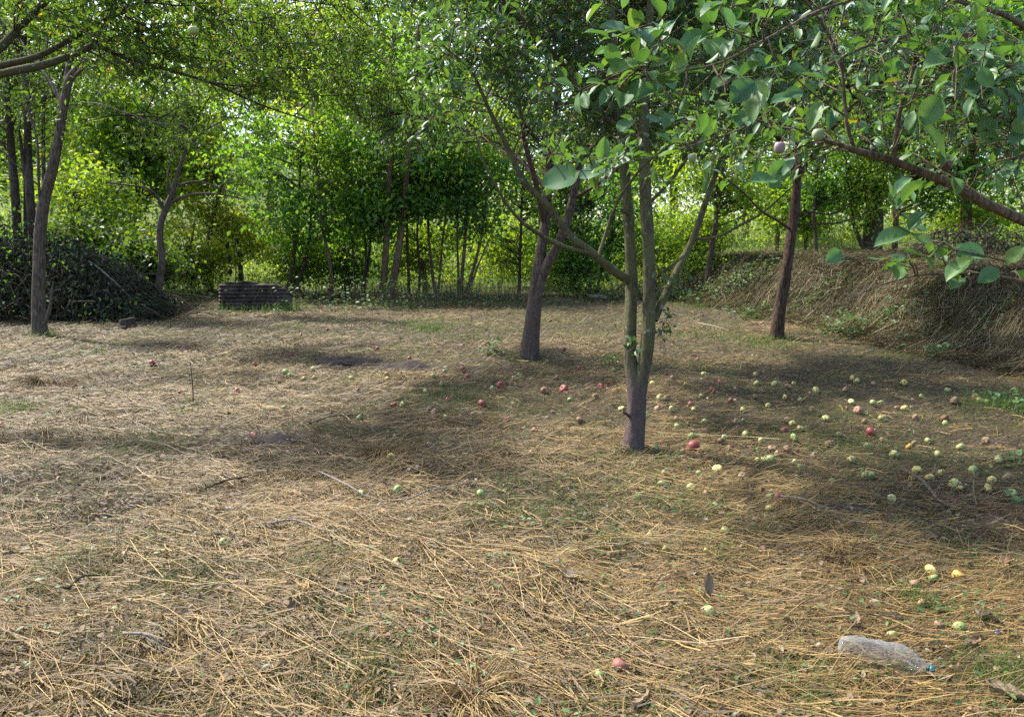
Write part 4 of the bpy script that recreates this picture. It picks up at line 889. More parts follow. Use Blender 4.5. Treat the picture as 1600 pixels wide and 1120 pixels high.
# stubble and hay on the bank
VV, FF, TT = [], [], []; off = 0
n = 80000; yb = 6 * (26 / 6) ** rng.random(n); dd = np.where(rng.random(n) < .7, rng.uniform(-.3, 2.4, n), rng.uniform(-.3, 6.5, n)); xb = np.interp(yb, FOOT_Y, FOOT_X) + dd
ok = np.abs(xb / yb) < .74; xb, yb = xb[ok], yb[ok]; n = len(xb); sc_ = np.maximum(1, yb / 8)
V, f, k = straws(rng, xb, yb, rng.uniform(.1, .5, n), rng.uniform(.002, .0045, n) * sc_, rng.normal(2.9, 1.2, n), rng.uniform(0, .08, n), rng.normal(.06, .22, n), seg=2)
add(V, f, np.repeat(np.clip(rng.beta(1.6, 2.5, n) + .6 * (vnoise(xb * 1.5, yb * 1.5, 36) - .5), 0, 1), k))
props(put('dry_hay', np_mesh('dry_hay', np.vstack(VV), [np.vstack(FF)], np.concatenate(TT)), M['hay']), 'brown matted hay hanging down the face of the bank', 'hay', kind='stuff')

# green grass between the straw
rng = np.random.default_rng(9); VV, FF, TT = [], [], []; off = 0
n = 150000; x, y = scatter(rng, n, 2.0, 20.5); gm = near_any(x, y, GREEN); pn = vnoise(x * 1.4, y * 1.4, 41)
ok = rng.random(n) < np.clip(.24 + 1.5 * (pn - .45) + .9 * gm, .12, 1) * .95; x, y = x[ok], y[ok]; n = len(x)
V, f, k = blades(rng, x, y, rng.uniform(.02, .075, n) * (1 + .5 * near_any(x, y, GREEN)), rng.uniform(.002, .004, n) * np.maximum(1, y / 5), 1.2)
add(V, f, np.repeat(np.clip(rng.beta(2, 2, n), 0, 1), k))
TUFT = [(345, 487, .3, .22, 60), (380, 488, .4, .18, 70), (425, 488, .4, .25, 80), (460, 485, .3, .3, 70), (975, 706, .12, .08, 60), (1008, 704, .10, .07, 50), (815, 560, .2, .10, 60), (842, 560, .2, .10, 60), (1203, 531, .2, .10, 60), (1228, 531, .2, .12, 70), (52, 526, .2, .12, 60), (76, 526, .2, .14, 70), (250, 485, .25, .12, 60), (1100, 480, .8, .15, 300), (1250, 500, .6, .12, 200), (1400, 560, .6, .12, 200), (1500, 500, .8, .12, 160), (1350, 440, 1.0, .12, 160), (1200, 430, 1.0, .15, 200), (1420, 400, 1.5, .12, 300), (1300, 393, 1.5, .15, 300), (672, 516, .35, .16, 260), (735, 530, .4, .10, 160), (640, 505, .5, .08, 160), (1180, 535, .45, .10, 260), (1120, 525, .5, .10, 240), (1220, 545, .4, .10, 200), (285, 648, .12, .09, 70), (20, 645, .2, .12, 160), (455, 512, .2, .1, 80), (150, 555, .2, .1, 80), (250, 560, .25, .08, 80), (1450, 950, .14, .10, 110), (1500, 905, .15, .06, 70), (1580, 1070, .18, .12, 200), (1410, 1060, .1, .08, 60), (600, 1010, .14, .06, 60), (240, 850, .10, .06, 80), (930, 720, .22, .05, 90), (960, 690, .2, .05, 70), (1590, 640, .45, .18, 500), (955, 565, .15, .12, 90), (500, 1075, .1, .05, 40), (1150, 960, .1, .04, 20)]
for px, py, r, h, k_ in TUFT:
    c = ground(px, py); x = c[0] + rng.normal(0, r * .5, k_); y = c[1] + rng.normal(0, r * .5, k_)
    V, f, k = blades(rng, x, y, h * rng.uniform(.5, 1.2, k_), rng.uniform(.003, .005, k_) * max(1, c[1] / 6), .9)
    add(V, f, np.repeat(np.clip(rng.beta(2, 2.5, k_), 0, .9), k))
props(put('green_grass', np_mesh('green_grass', np.vstack(VV), [np.vstack(FF)], np.concatenate(TT)), M['grass']), 'short green grass growing up through the straw', 'grass', kind='stuff')

# flat broad leaved weeds
n = 42000; x, y = scatter(rng, n, 2.1, 17); gm = near_any(x, y, GREEN[:5]); ok = rng.random(n) < np.clip(.14 + .9 * gm, 0, 1) * (.1 + 1.5 * vnoise(x * 2.4, y * 2.4, 51) ** 2); x, y = x[ok], y[ok]
wb = []; 
for px, py, r, h, k_ in [(1320, 525, .5, .4, 260), (1150, 455, .8, .5, 420), (1090, 470, .7, .3, 300), (1040, 470, .5, .3, 160), (1280, 470, .5, .25, 120), (1380, 510, .6, .3, 120), (1450, 470, .7, .25, 90), (1220, 420, .8, .3, 140), (1540, 520, .5, .25, 70), (1180, 500, .7, .3, 180), (1470, 560, .3, .2, 60), (770, 552, .16, .2, 60), (440, 482, .9, .6, 200), (530, 482, .9, .7, 200), (580, 481, .6, .7, 160), (640, 481, .7, .7, 200), (700, 479, .8, .8, 240), (770, 477, .8, .7, 220), (880, 474, .9, .7, 240), (940, 472, .8, .6, 200), (1020, 468, .8, .5, 200), (1590, 795, .08, .08, 16), (1585, 720, .10, .08, 20), (1590, 640, .4, .2, 200), (150, 480, .6, .5, 300), (230, 490, .5, .3, 200), (955, 568, .12, .12, 40), (300, 470, .6, .5, 240)]:
    c = ground(px, py); q = np.stack([c[0] + rng.normal(0, r * .5, k_), c[1] + rng.normal(0, r * .4, k_)], -1)
    wb.append(np.column_stack([q, terrain(q[:, 0], q[:, 1]) + h * rng.random(k_) ** 1.5, np.full(k_, .055 + .02 * (c[1] > 10))]))
wb = np.vstack([np.column_stack([x, y, terrain(x, y) + rng.uniform(.01, .05, len(x)), np.full(len(x), .026)])] + wb)
k_ = len(wb); a = rng.uniform(0, 6.28, k_)
D = np.stack([np.cos(a), np.sin(a), rng.normal(.1, .25, k_)], -1); N = nrm(np.array([0, 0, 1.]) + rng.normal(0, .3, (k_, 3))); L = wb[:, 3] * rng.uniform(.6, 1.4, k_)
o = leaf_obj('low_weeds', wb[:, :3], D, N, L, L * .6, LEAF6, M['weed'], None, rng.random(k_)); props(o, 'low broad leaved green weeds on the floor and the bank', 'weeds', kind='stuff')

# dead leaf scraps all over the floor
n = 20000; x, y = scatter(rng, n, 2.0, 18); ok = rng.random(n) < .25 + .75 * vnoise(x * 1.1, y * 1.1, 61); x, y = x[ok], y[ok]
for px, py, r, k_ in [(185, 790, .16, 130), (90, 745, .22, 80), (1000, 600, .8, 120), (1300, 600, 1.2, 200), (420, 690, .25, 70), (650, 875, .1, 50), (1540, 1040, .22, 60), (1530, 820, .2, 40)]:
    c = ground(px, py); x = np.concatenate([x, c[0] + rng.normal(0, r * .6, k_)]); y = np.concatenate([y, c[1] + rng.normal(0, r * .5, k_)])
k_ = len(x); a = rng.uniform(0, 6.28, k_); D = np.stack([np.cos(a), np.sin(a), rng.normal(.15, .3, k_)], -1); N = nrm(np.array([0, 0, 1.]) + rng.normal(0, .45, (k_, 3))); L = rng.uniform(.01, .042, k_) * np.maximum(1, (y / 6) ** .6)
o = leaf_obj('leaf_litter', np.stack([x, y, terrain(x, y) + rng.uniform(.012, .035, k_)], -1), D, N, L, L * rng.uniform(.35, .7, k_), LEAF6, M['dead_leaf'], None, np.clip(rng.beta(1.5, 2.6, k_), 0, 1))
props(o, 'small dead leaf scraps strewn through the straw', 'leaf litter', kind='stuff')

# ------------------------------------------------------------------ fallen apples
def apple_mesh(name, seed):
    rng = np.random.default_rng(seed); ns, nr = 16, 11; V = []
    e = rng.normal(0, .09, 4)
    for i in range(nr):
        th = math.pi * i / (nr - 1); r = math.sin(th); z = math.cos(th)
        dip = .30 * math.exp(-(th / .42) ** 2) - .20 * math.exp(-((math.pi - th) / .40) ** 2)
        for j in range(ns):
            a = 2 * math.pi * j / ns
            rr = r * (1.04 + .03 * math.cos(5 * a) * (1 - z) * .5 + e[0] * math.cos(a) + e[1] * math.sin(2 * a)) * (1 + .07 * z)
            V.append([rr * math.cos(a), rr * math.sin(a), (z * .9 - dip) * (1 + e[2] * .5)])
    q = [[i * ns + j, i * ns + (j + 1) % ns, (i + 1) * ns + (j + 1) % ns, (i + 1) * ns + j] for i in range(nr - 1) for j in range(ns)]
    return np.array(V), np.array(q)

def apple_mat(name, c1, c2, rot, rot_amt, rough=.35):
    m, nt, b, N, L = mat_new(name)
    tc = N.new("ShaderNodeTexCoord"); oi = N.new("ShaderNodeObjectInfo")
    ad = N.new("ShaderNodeVectorMath"); ad.operation = 'ADD'; L.new(tc.outputs["Object"], ad.inputs[0])
    ml = N.new("ShaderNodeMath"); ml.operation = 'MULTIPLY'; ml.inputs[1].default_value = 40; L.new(oi.outputs["Random"], ml.inputs[0]); L.new(ml.outputs[0], ad.inputs[1])
    n1 = N.new("ShaderNodeTexNoise"); n1.inputs["Scale"].default_value = 1.1; n1.inputs["Detail"].default_value = 5; L.new(ad.outputs[0], n1.inputs["Vector"])
    r = ramp(N, [(.35, c1), (.65, c2)]); L.new(n1.outputs["Fac"], r.inputs[0])
    n2 = N.new("ShaderNodeTexNoise"); n2.inputs["Scale"].default_value = 1.6; n2.inputs["Detail"].default_value = 3; L.new(ad.outputs[0], n2.inputs["Vector"])
    q = N.new("ShaderNodeMapRange"); q.inputs["From Min"].default_value = 1 - rot_amt - .08; q.inputs["From Max"].default_value = 1 - rot_amt; L.new(n2.outputs["Color"], q.inputs["Value"])
    mx = N.new("ShaderNodeMix"); mx.data_type = 'RGBA'; L.new(q.outputs[0], mx.inputs["Factor"]); L.new(r.outputs[0], mx.inputs[6]); mx.inputs[7].default_value = (*rot, 1)
    L.new(mx.outputs[2], b.inputs["Base Color"]); b.inputs["Roughness"].default_value = rough; b.inputs["Specular IOR Level"].default_value = .45
    b.inputs["Subsurface Weight"].default_value = .0
    return m
BROWN = (.13, .07, .035)
AM = {'g': apple_mat('apple_green', (.20, .29, .075), (.34, .38, .13), BROWN, .40, .5), 'y': apple_mat('apple_yellow', (.50, .42, .09), (.60, .47, .15), BROWN, .40, .5),
      'l': apple_mat('apple_lime', (.33, .36, .10), (.48, .45, .17), BROWN, .41, .5), 'f': apple_mat('apple_faded', (.24, .07, .055), (.32, .13, .08), BROWN, .42, .6), 'r': apple_mat('apple_red', (.20, .012, .02), (.29, .045, .04), (.20, .09, .05), .41, .5),
      'p': apple_mat('apple_pink', (.36, .12, .09), (.42, .24, .14), BROWN, .42, .6), 't': apple_mat('apple_tan', (.24, .15, .085), (.32, .21, .12), BROWN, .45, .7),
      'b': apple_mat('apple_brown', (.15, .065, .035), (.22, .11, .055), (.06, .03, .018), .45, .7), 'o': apple_mat('apple_orange', (.55, .36, .06), (.58, .27, .05), BROWN, .40, .5)}
CN = {'f': 'faded red', 'g': 'green', 'y': 'yellow', 'l': 'yellow green', 'r': 'red', 'p': 'pinkish', 't': 'tan rotting', 'b': 'brown rotten', 'o': 'orange yellow'}
AV = [apple_mesh('apple', s) for s in range(4)]
AME = {}
for c in AM:
    for k, (V, q) in enumerate(AV):
        me = np_mesh('apple', V, [q], smooth=True); me.materials.append(AM[c]); AME[c, k] = me
sv, sq = sticks(np.array([[[0, 0, .55], [.03, 0, .85], [.10, .03, 1.12]]]), np.array([.05]), np.array([.065]), 6)
STALK = np_mesh('stalk', sv, [sq], smooth=True); STALK.materials.append(M['bark_twig'])
ar = np.random.default_rng(17)
def zone(px, py):
    if px < 420: return 'on the open floor at the left'
    if px < 560 and py < 660: return 'in front of the corrugated sheet'
    if px < 800 and py < 700: return 'left of the V forked trunk'
    if px < 980 and py < 700: return 'between the V forked and nearest trunks'
    if px < 980: return 'in the middle foreground straw'
    if px < 1200: return 'right behind the nearest trunk' if py < 650 else 'just right of the nearest trunk foot' if py < 715 else 'in the grass before the nearest trunk'
    if px < 1400: return 'before the straight dark trunk' if py < 650 else 'in the shade right of the nearest trunk' if py < 735 else 'around the bare soil patch at right'
    return 'below the bank near the right border' if py < 675 else 'among the yellow apples at right border'
ORD = ['leftmost', 'second', 'third', 'fourth', 'fifth', 'sixth', 'seventh', 'eighth', 'ninth', 'tenth', 'eleventh', 'twelfth']
NUM = ['', '', 'two', 'three', 'four', 'five', 'six', 'seven', 'eight', 'nine', 'ten', 'eleven', 'twelve']
APPLES = """446,582,g,5 453,586,g 490,577,l 475,591,l 491,590,l 549,591,g 604,585,r 605,592,y 677,587,l 695,580,g 723,577,r,5 731,588,r 782,602,r,6 769,607,g 753,631,r,7 628,598,p 665,612,l
615,633,r 629,632,l,5 793,656,r,5 562,654,g 443,637,g 466,642,p 671,640,t 679,645,t 696,651,l,3 611,714,y,6 655,732,p,5 717,676,t 397,680,r,5 238,567,r,5 283,614,r 370,611,r 398,569,r 3,665,r
803,590,t 812,586,g 939,604,r,5 958,578,l 908,657,t,6 836,672,p,5 864,645,b 971,639,l,5 1030,621,l,6 1041,623,t,5 1027,640,t 1056,655,t,5 1084,640,l 1079,632,p 1125,596,r 1113,609,r,5 1141,628,r,5
1161,641,l,5 1182,599,g,5 1071,600,y,3 1162,657,l,3 1081,682,g,6 1132,684,l,5 1165,679,l,6 1128,692,b,6 1140,701,b,6 1026,702,g,5 1108,724,t,5 1093,741,g,6 1037,738,g,4 1183,719,l,4 1195,719,g,6
1131,829,l,8 1104,773,t,7 830,706,t,4 1210,600,g,5 1231,604,t 1275,610,l,6 1226,621,y,4 1331,591,y 1338,596,l,5 1412,598,y,5 1330,628,l,5 1364,630,g,5 1375,630,g,5 1340,641,p,6 1413,638,y,5 1401,638,t 1378,654,l,6
1230,657,t,5 1238,662,y,5 1224,672,r,5 1241,684,g,5 1295,694,t,7 1207,701,t,6 1229,701,t,5 1214,710,t,5 1204,718,g,7 1241,722,l,5 1249,730,g,5 1271,710,t,4 1355,697,g,6 1396,710,l,7 1428,693,t,5 1420,698,o,5
1465,710,l,6 1424,747,y,5 1499,763,y,5 1544,764,y,6 1520,736,g,8 1573,747,t,8 1393,779,l,7 1355,742,g,8 1580,771,g,7 1491,626,t,6 1523,622,r,5 1530,626,y,5 1541,628,y,4 1476,654,b,6 1477,662,l,5 1206,776,g,7 1202,795,y,6
645,492,r 512,514,r 470,522,r 455,551,r 757,538,r 881,545,r 945,535,r 1090,560,r 1020,600,y 1050,590,t 1430,655,t 1365,600,t 1100,660,g 1350,660,t 1320,610,t 1270,640,t 1180,620,t 1010,650,g 870,590,t 905,575,r 690,600,g 560,610,t 740,650,t 700,625,r 1050,640,l 1095,620,l 1150,610,t 1200,635,l 1250,625,g 1290,655,l 1310,680,g 1190,690,l 1150,660,t 1250,670,l 1060,670,g 1330,720,l 1380,690,t 1450,690,g 1500,700,l 1540,690,t 1470,740,l 1560,720,l 1260,745,t 1300,755,g 1160,745,t 1080,765,g 1240,600,l 1180,585,l 1100,585,l 1480,610,l 1440,620,g 930,620,t 890,625,g 850,610,p 960,610,t 1005,615,l 640,560,r 590,545,r 860,500,r"""
HANDA = [(881, 608, 'r', 7, 'bright red apple alone in the straw between two trunks'), (1083, 697, 'r', 11, 'large dark red apple right of the nearest trunk foot'), (1121, 733, 'y', 8, 'pale yellow apple standing out in front of the large dark red one'),
         (1036, 758, 'l', 7, 'yellow green apple in the grass below the nearest trunk foot'), (1118, 791, 'g', 7, 'elongated green apple half sunk in the green patch'), (1360, 676, 'r', 8, 'crimson apple in the shade at the right'),
         (1432, 736, 'y', 8, 'brownish yellow apple, first of the yellow row at the right'), (1453, 746, 'y', 8, 'round yellow apple, second of the yellow row at the right'), (1490, 756, 'l', 9, 'largest pale apple in the yellow row at the right'), (1549, 751, 'y', 7, 'bright yellow apple near the right border in the yellow row'),
         (1216, 777, 'r', 7, 'split red apple touching a green one behind the bare soil patch'), (1365, 844, 'g', 6, 'small green apple, upper of two above the bottle'), (1376, 858, 'g', 5, 'small green apple, lower of two above the bottle'), (1368, 891, 'g', 6, 'dull green apple half hidden in hay above the bottle'),
         (1454, 892, 'y', 10, 'yellow apple with dark holes, left of the orange yellow one'), (1457, 903, 'g', 6, 'small green apple tucked under the holed yellow apple'), (1497, 900, 'o', 10, 'orange yellow apple with dark holes at the lower right'), (1427, 915, 't', 9, 'wrinkled tan apple left below the holed yellow apples'),
         (1441, 945, 't', 9, 'tan rotten apple behind a green grass tuft'), (1573, 880, 'b', 8, 'brown red apple at the right border above the bottle'), (1392, 991, 'g', 8, 'bright green apple just above the plastic bottle'), (1465, 980, 't', 10, 'pinkish tan rotten apple right above the bottle cap'),
         (1498, 981, 'g', 11, 'large green apple right of the pinkish tan one near the bottle'), (1014, 838, 'l', 6, 'yellow green apple, left of two in the foreground straw'), (1040, 857, 'l', 6, 'yellow green apple, right of two in the foreground straw'), (1103, 861, 'y', 4, 'tiny yellow apple in the foreground straw'),
         (1193, 860, 'b', 7, 'brown red apple half buried in straw left of the green pair'), (1106, 961, 'l', 11, 'pale yellow green apple below the upright dead leaf'), (937, 1054, 'g', 10, 'green apple beside the buried red apple in the foreground'), (968, 1040, 'f', 14, 'large faded red apple buried under straw in the foreground'),
         (351, 848, 'g', 8, 'pale green apple alone in the left foreground'), (383, 850, 't', 6, 'small pale tan apple beside the left foreground green one'), (621, 880, 'l', 9, 'pale yellow green apple beside dark plant scraps in the foreground'),
         (565, 773, 'g', 8, 'green apple touching the curved stick from behind'), (622, 767, 'g', 8, 'green apple enclosed by the curve of the curved stick'), (753, 773, 'g', 8, 'greyish green apple right of the curved stick')]
lab_n = {}
rows = [(*r.split(','),) for r in APPLES.split()]
def place_apple(px, py, c, rpx, label, group, k, big):
    p = ground(px, py + (rpx or 4) * .7); Yd = p[1]
    r = rpx * Yd / F if rpx else .026 * (.85 + .3 * ar.random())
    r = float(np.clip(r * 1.06, .016, .048))
    loc = Vector((p[0], p[1], float(terrain(p[0], p[1])) + r * .60 + .004))
    rot = (ar.uniform(-1.4, 1.4), ar.uniform(-1.4, 1.4), ar.uniform(0, 6.28)); s = (r * ar.uniform(.95, 1.08), r * ar.uniform(.95, 1.05), r * ar.uniform(.92, 1.05))
    me = AME[c, k % 4]
    if big:
        o = thing('apple', loc, label, 'apple', group); o.rotation_euler = rot; o.scale = s
        b_ = put('skin', me, None, o); put('stalk', STALK, None, o)
    else:
        o = bpy.data.objects.new('apple', me); C.objects.link(o); o.location = loc; o.rotation_euler = rot; o.scale = s
        props(o, label, 'apple', group)
fam = {}
for k, r in enumerate(rows): fam.setdefault((r[2], zone(int(r[0]), int(r[1]))), []).append((int(r[0]), k))
for k, r in enumerate(rows):
    px, py, c = int(r[0]), int(r[1]), r[2]; rp = float(r[3]) if len(r) > 3 else None
    z = zone(px, py); mates = sorted(fam[c, z]); n = len(mates); i = mates.index((px, k))
    lb = f'{CN[c]} windfall apple {z}' if n == 1 else f'{CN[c]} apple {z}, ' + (f'leftmost of {NUM[n]}' if i == 0 else f'rightmost of {NUM[n]}' if i == n - 1 else f'{ORD[i]} from left of {NUM[n]}')
    place_apple(px, py, c, rp, lb, f'{CN[c]} windfall apples {z}' if n > 1 else None, k, bool(rp and rp >= 6))
for k, (px, py, c, rp, lb) in enumerate(HANDA): place_apple(px, py, c, rp, lb, None, k, True)

# fruit on the boughs
plum_m = {'u': apple_mat('plum_purple', (.10, .03, .06), (.20, .06, .10), (.20, .14, .16), .30, .5), 'g': apple_mat('plum_green', (.22, .28, .12), (.32, .36, .18), (.25, .2, .12), .2, .5), 'k': apple_mat('plum_mauve', (.20, .15, .16), (.30, .22, .20), (.28, .2, .08), .35, .6), 'd': apple_mat('plum_blue', (.02, .03, .08), (.04, .05, .14), (.1, .1, .16), .3, .4)}
def fruit(name, P, r, mat, label, cat, stalk_to=None, ov=1.1):
    o = thing(name, Vector(P), label, cat); V, q = AV[1]
    V = V * np.array([.95, .95, ov]) * r
    put('skin', np_mesh('skin', V, [q], smooth=True), mat, o)
    e = np.array(stalk_to) - np.array(P) if stalk_to is not None else np.array([.1, 0, 1.6]) * r
    pth = np.array([[[0, 0, r * .7], list(e * .5 + np.array([0, 0, r * .3])), list(e)]]); sv, sq = sticks(pth, np.array([.0012]), np.array([.0014]), 5)
    put('stalk', np_mesh('stalk', sv, [sq], smooth=True), M['bark_twig'], o); return o
fruit('plum', at(1478, 258, 2.16), .0165, plum_m['u'], 'purple plum hanging above the thick near bough', 'plum', at(1470, 240, 2.18))
fruit('plum', at(1278, 211, 2.06), .016, plum_m['g'], 'green unripe plum at the tip of the near bough', 'plum', at(1284, 196, 2.07), 1.2)
fruit('plum', at(1218, 231, 2.0), .0145, plum_m['k'], 'mauve grey plum left of the green unripe one', 'plum', at(1226, 212, 2.0), 1.25)
fruit('plum', at(1081, 247, 2.36), .0125, plum_m['g'], 'small green plum among leaves above the nearest tree stems', 'plum', at(1083, 232, 2.36), 1.3)
fruit('apple', at(302, 48, 4.9), .030, AM['g'], 'green apple hanging in the top left foliage', 'apple', at(303, 38, 4.95), .95)
p = ground(1558, 996); fruit('plum', (p[0], p[1], float(terrain(p[0], p[1])) + .016), .016, plum_m['d'], 'small dark blue plum on the floor near the bottle cap side', 'plum')

# ------------------------------------------------------------------ plastic bottle
def bottle():
    A = ground(1308, 1031); Bp = ground(1464, 1068)
    ax = np.array([Bp[0] - A[0], Bp[1] - A[1], 0]); Lb = float(np.linalg.norm(ax)); ax = ax / Lb
    R = .047; Lb = min(Lb, .40)
    root = thing('plastic_bottle', Vector((A[0], A[1], float(terrain(A[0], A[1])) + .004)), 'crumpled clear plastic bottle with teal cap lying in the foreground straw', 'bottle')
    prof = [(0, .25), (.004, .70), (.014, .93), (.03, 1.0), (.06, 1.0), (.075, .975), (.09, 1.0), (.12, 1.0), (.135, .97), (.15, 1.0), (.18, .99), (.195, .955), (.205, .95), (.225, .99), (.245, .97), (.265, .86), (.285, .66), (.30, .47), (.312, .36), (.322, .30), (.328, .30), (.335, .30)]
    sc_ = Lb / .36; ns = 36; side = np.array([-ax[1], ax[0], 0]); up = np.array([0, 0, 1.0])
    t = np.linspace(0, 1, 80); px_ = np.interp(t, np.linspace(0, 1, len(prof)), [a for a, b in prof]) * sc_; pr = np.interp(px_ / sc_, [a for a, b in prof], [b for a, b in prof]) * R
    V = []
    def axisline(s): return np.array([0, 0, R * .95]) + ax * s + side * (.018 * math.sin(s / Lb * 2.6)) + up * (-.030 * max(0, s / Lb - .55) ** 1.3 / .4)
    for s, r in zip(px_, pr):
        a = np.linspace(0, 2 * math.pi, ns, endpoint=False)
        cr = 1 + .22 * (vnoise(np.cos(a) * 1.6 + s * 24, np.sin(a) * 1.6 + s * 12, 71) - .5) + .05 * (vnoise(np.cos(a) * 4 + s * 60, np.sin(a) * 4, 72) - .5)
        flat = 1 - .10 * math.exp(-((s / Lb - .45) / .2) ** 2) * np.maximum(0, np.sin(a))
        rr = r * cr * flat
        V.append(axisline(s) + rr[:, None] * (np.cos(a)[:, None] * side + np.sin(a)[:, None] * up))
    V = np.vstack([*V, axisline(0.010)[None]]); n = len(px_)
    i = np.arange(n - 1)[:, None] * ns; j = np.arange(ns)[None]; k = (j + 1) % ns
    q = np.stack([i + j, i + k, i + ns + k, i + ns + j], -1).reshape(-1, 4)
    cap = np.stack([(np.arange(ns) + 1) % ns, np.arange(ns), np.full(ns, n * ns)], -1)
    m, nt, b, N, L = mat_new('clear_plastic')
    b.inputs["Base Color"].default_value = (.46, .47, .49, 1); b.inputs["Roughness"].default_value = .09; b.inputs["Specular IOR Level"].default_value = 1.0
    tc = N.new("ShaderNodeTexCoord"); nz = N.new("ShaderNodeTexNoise"); nz.inputs["Scale"].default_value = 45; nz.inputs["Detail"].default_value = 2; L.new(tc.outputs["Object"], nz.inputs["Vector"])
    bp = N.new("ShaderNodeBump"); bp.inputs["Strength"].default_value = .5; bp.inputs["Distance"].default_value = .006; L.new(nz.outputs["Fac"], bp.inputs["Height"]); L.new(bp.outputs[0], b.inputs["Normal"])
    tr = N.new("ShaderNodeBsdfTransparent"); tr.inputs[0].default_value = (.93, .94, .95, 1); mx = N.new("ShaderNodeMixShader")
    lw = N.new("ShaderNodeLayerWeight"); lw.inputs["Blend"].default_value = .35; mr = N.new("ShaderNodeMapRange"); mr.inputs["To Min"].default_value = .09; mr.inputs["To Max"].default_value = .46
    L.new(lw.outputs["Facing"], mr.inputs["Value"]); L.new(mr.outputs[0], mx.inputs[0]); L.new(tr.outputs[0], mx.inputs[1]); L.new(b.outputs[0], mx.inputs[2]); L.new(mx.outputs[0], N["Material Output"].inputs["Surface"])
    put('bottle_body', np_mesh('bottle_body', V, [q, cap], smooth=True), m, root)
    mc = plain_mat('teal_cap', (.012, .08, .085), .4, .5, .15)
    def ring(name, s0, s1, r, ribs):
        ns2 = 40; V = []; d_ = axisline(s1) - axisline(s0); d_ /= np.linalg.norm(d_); sd = nrm(np.cross(d_, up)); u2 = np.cross(sd, d_)
        a = np.linspace(0, 2 * math.pi, ns2, endpoint=False)
        for s, f in ((s0, .9), (s0 + .001, 1), (s1 - .001, 1), (s1, .88)):
            rr = r * f * (1 + (.03 * (np.arange(ns2) % 2) if ribs else 0)) * np.ones(ns2)
            V.append(axisline(s0) + d_ * (s - s0) + rr[:, None] * (np.cos(a)[:, None] * sd + np.sin(a)[:, None] * u2))
        V = np.vstack([*V, (axisline(s0) + d_ * (s1 - s0))[None]]); i = np.arange(3)[:, None] * ns2; j = np.arange(ns2)[None]; k = (j + 1) % ns2
        q = np.stack([i + j, i + k, i + ns2 + k, i + ns2 + j], -1).reshape(-1, 4); c = np.stack([3 * ns2 + np.arange(ns2), 3 * ns2 + (np.arange(ns2) + 1) % ns2, np.full(ns2, 4 * ns2)], -1)
        return put(name, np_mesh(name, V, [q, c]), mc, root)
    cp_ = ring('cap', .330 * sc_, .350 * sc_, .0165, True); nr_ = ring('tamper_ring', .322 * sc_, .326 * sc_, .0165, False); nr_.parent = cp_
bottle()

# ------------------------------------------------------------------ sticks, stump, log, pole
def stick(name, pxs, r0, r1, mat, label, lift=.03, cat='stick', flat_top=False):
    P = []
    for k, (a, b) in enumerate(pxs):
        p = ground(a, b); P.append([p[0], p[1], float(terrain(p[0], p[1])) + lift + r0 + .02 * math.sin(k * 2.1), r0 + (r1 - r0) * k / (len(pxs) - 1)])
    P = np.array(P); root = thing(name, Vector(P[0][:3]) - Vector((0, 0, P[0][3] + lift)), label, cat)
    tube_obj('stem', spline(P, 8 * len(P)), mat, root, 8, .18)
    return root, P
root, P = stick('stick', [(498, 744), (540, 769), (585, 785), (635, 789), (670, 779), (697, 767)], .0062, .0045, M['stick'], 'pale grey curved stick lying on the straw in the foreground')
b0 = P[2][:3]; tube_obj('side_twig', np.array([[*b0, .003], [*(b0 + np.array([-.03, .05, .05])), .0025], [*(b0 + np.array([-.05, .08, .10])), .0015]]), M['stick'], root, 5, .1)
stick('stick', [(420, 828), (460, 827), (500, 831), (528, 841)], .0065, .004, M['stick'], 'short grey brown stick left below the curved stick')
stick('stick', [(1408, 742), (1440, 766), (1470, 790), (1500, 806)], .013, .008, M['bark_twig'], 'thick dark stick below the yellow apples at the right')
stick('stick', [(1218, 783), (1262, 795), (1310, 812), (1352, 826)], .0045, .003, M['stick'], 'thin pale stick lying along the bare soil patch')
stick('stick', [(322, 772), (360, 762), (412, 746)], .007, .004, M['bark_dark'], 'dark stick right of the heap of pale dead leaves')
stick('stick', [(107, 931), (130, 918), (157, 905)], .006, .004, M['bark_dark'], 'short dark stick in the lower left foreground')
stick('stick', [(193, 1003), (228, 1012), (264, 1018)], .006, .005, M['stick'], 'short pale stick near the bottom left corner')
stick('stick', [(484, 668), (520, 660), (560, 652)], .006, .004, M['bark_dark'], 'dark thin stick on the floor left of the straw tuft')
stick('stick', [(1090, 508), (1115, 515), (1140, 519)], .012, .007, M['stick'], 'pale stick on the floor right of the nearest tree behind')
stick('log', [(922, 467), (935, 468), (948, 468)], .055, .05, M['stick'], 'short pale log lying at the back edge behind the nearest tree', 0, 'log')
c = ground(302, 633); root = thing('dead_stem', Vector(c), 'thin upright dead stem stuck in the open floor at the left', 'stem')
tube_obj('stem', spline(np.array([[*c, .005], [c[0] + .005, c[1], c[2] + .2, .005], [c[0] - .003, c[1], c[2] + .40, .003]]), 10), M['bark_dark'], root, 6, .15)

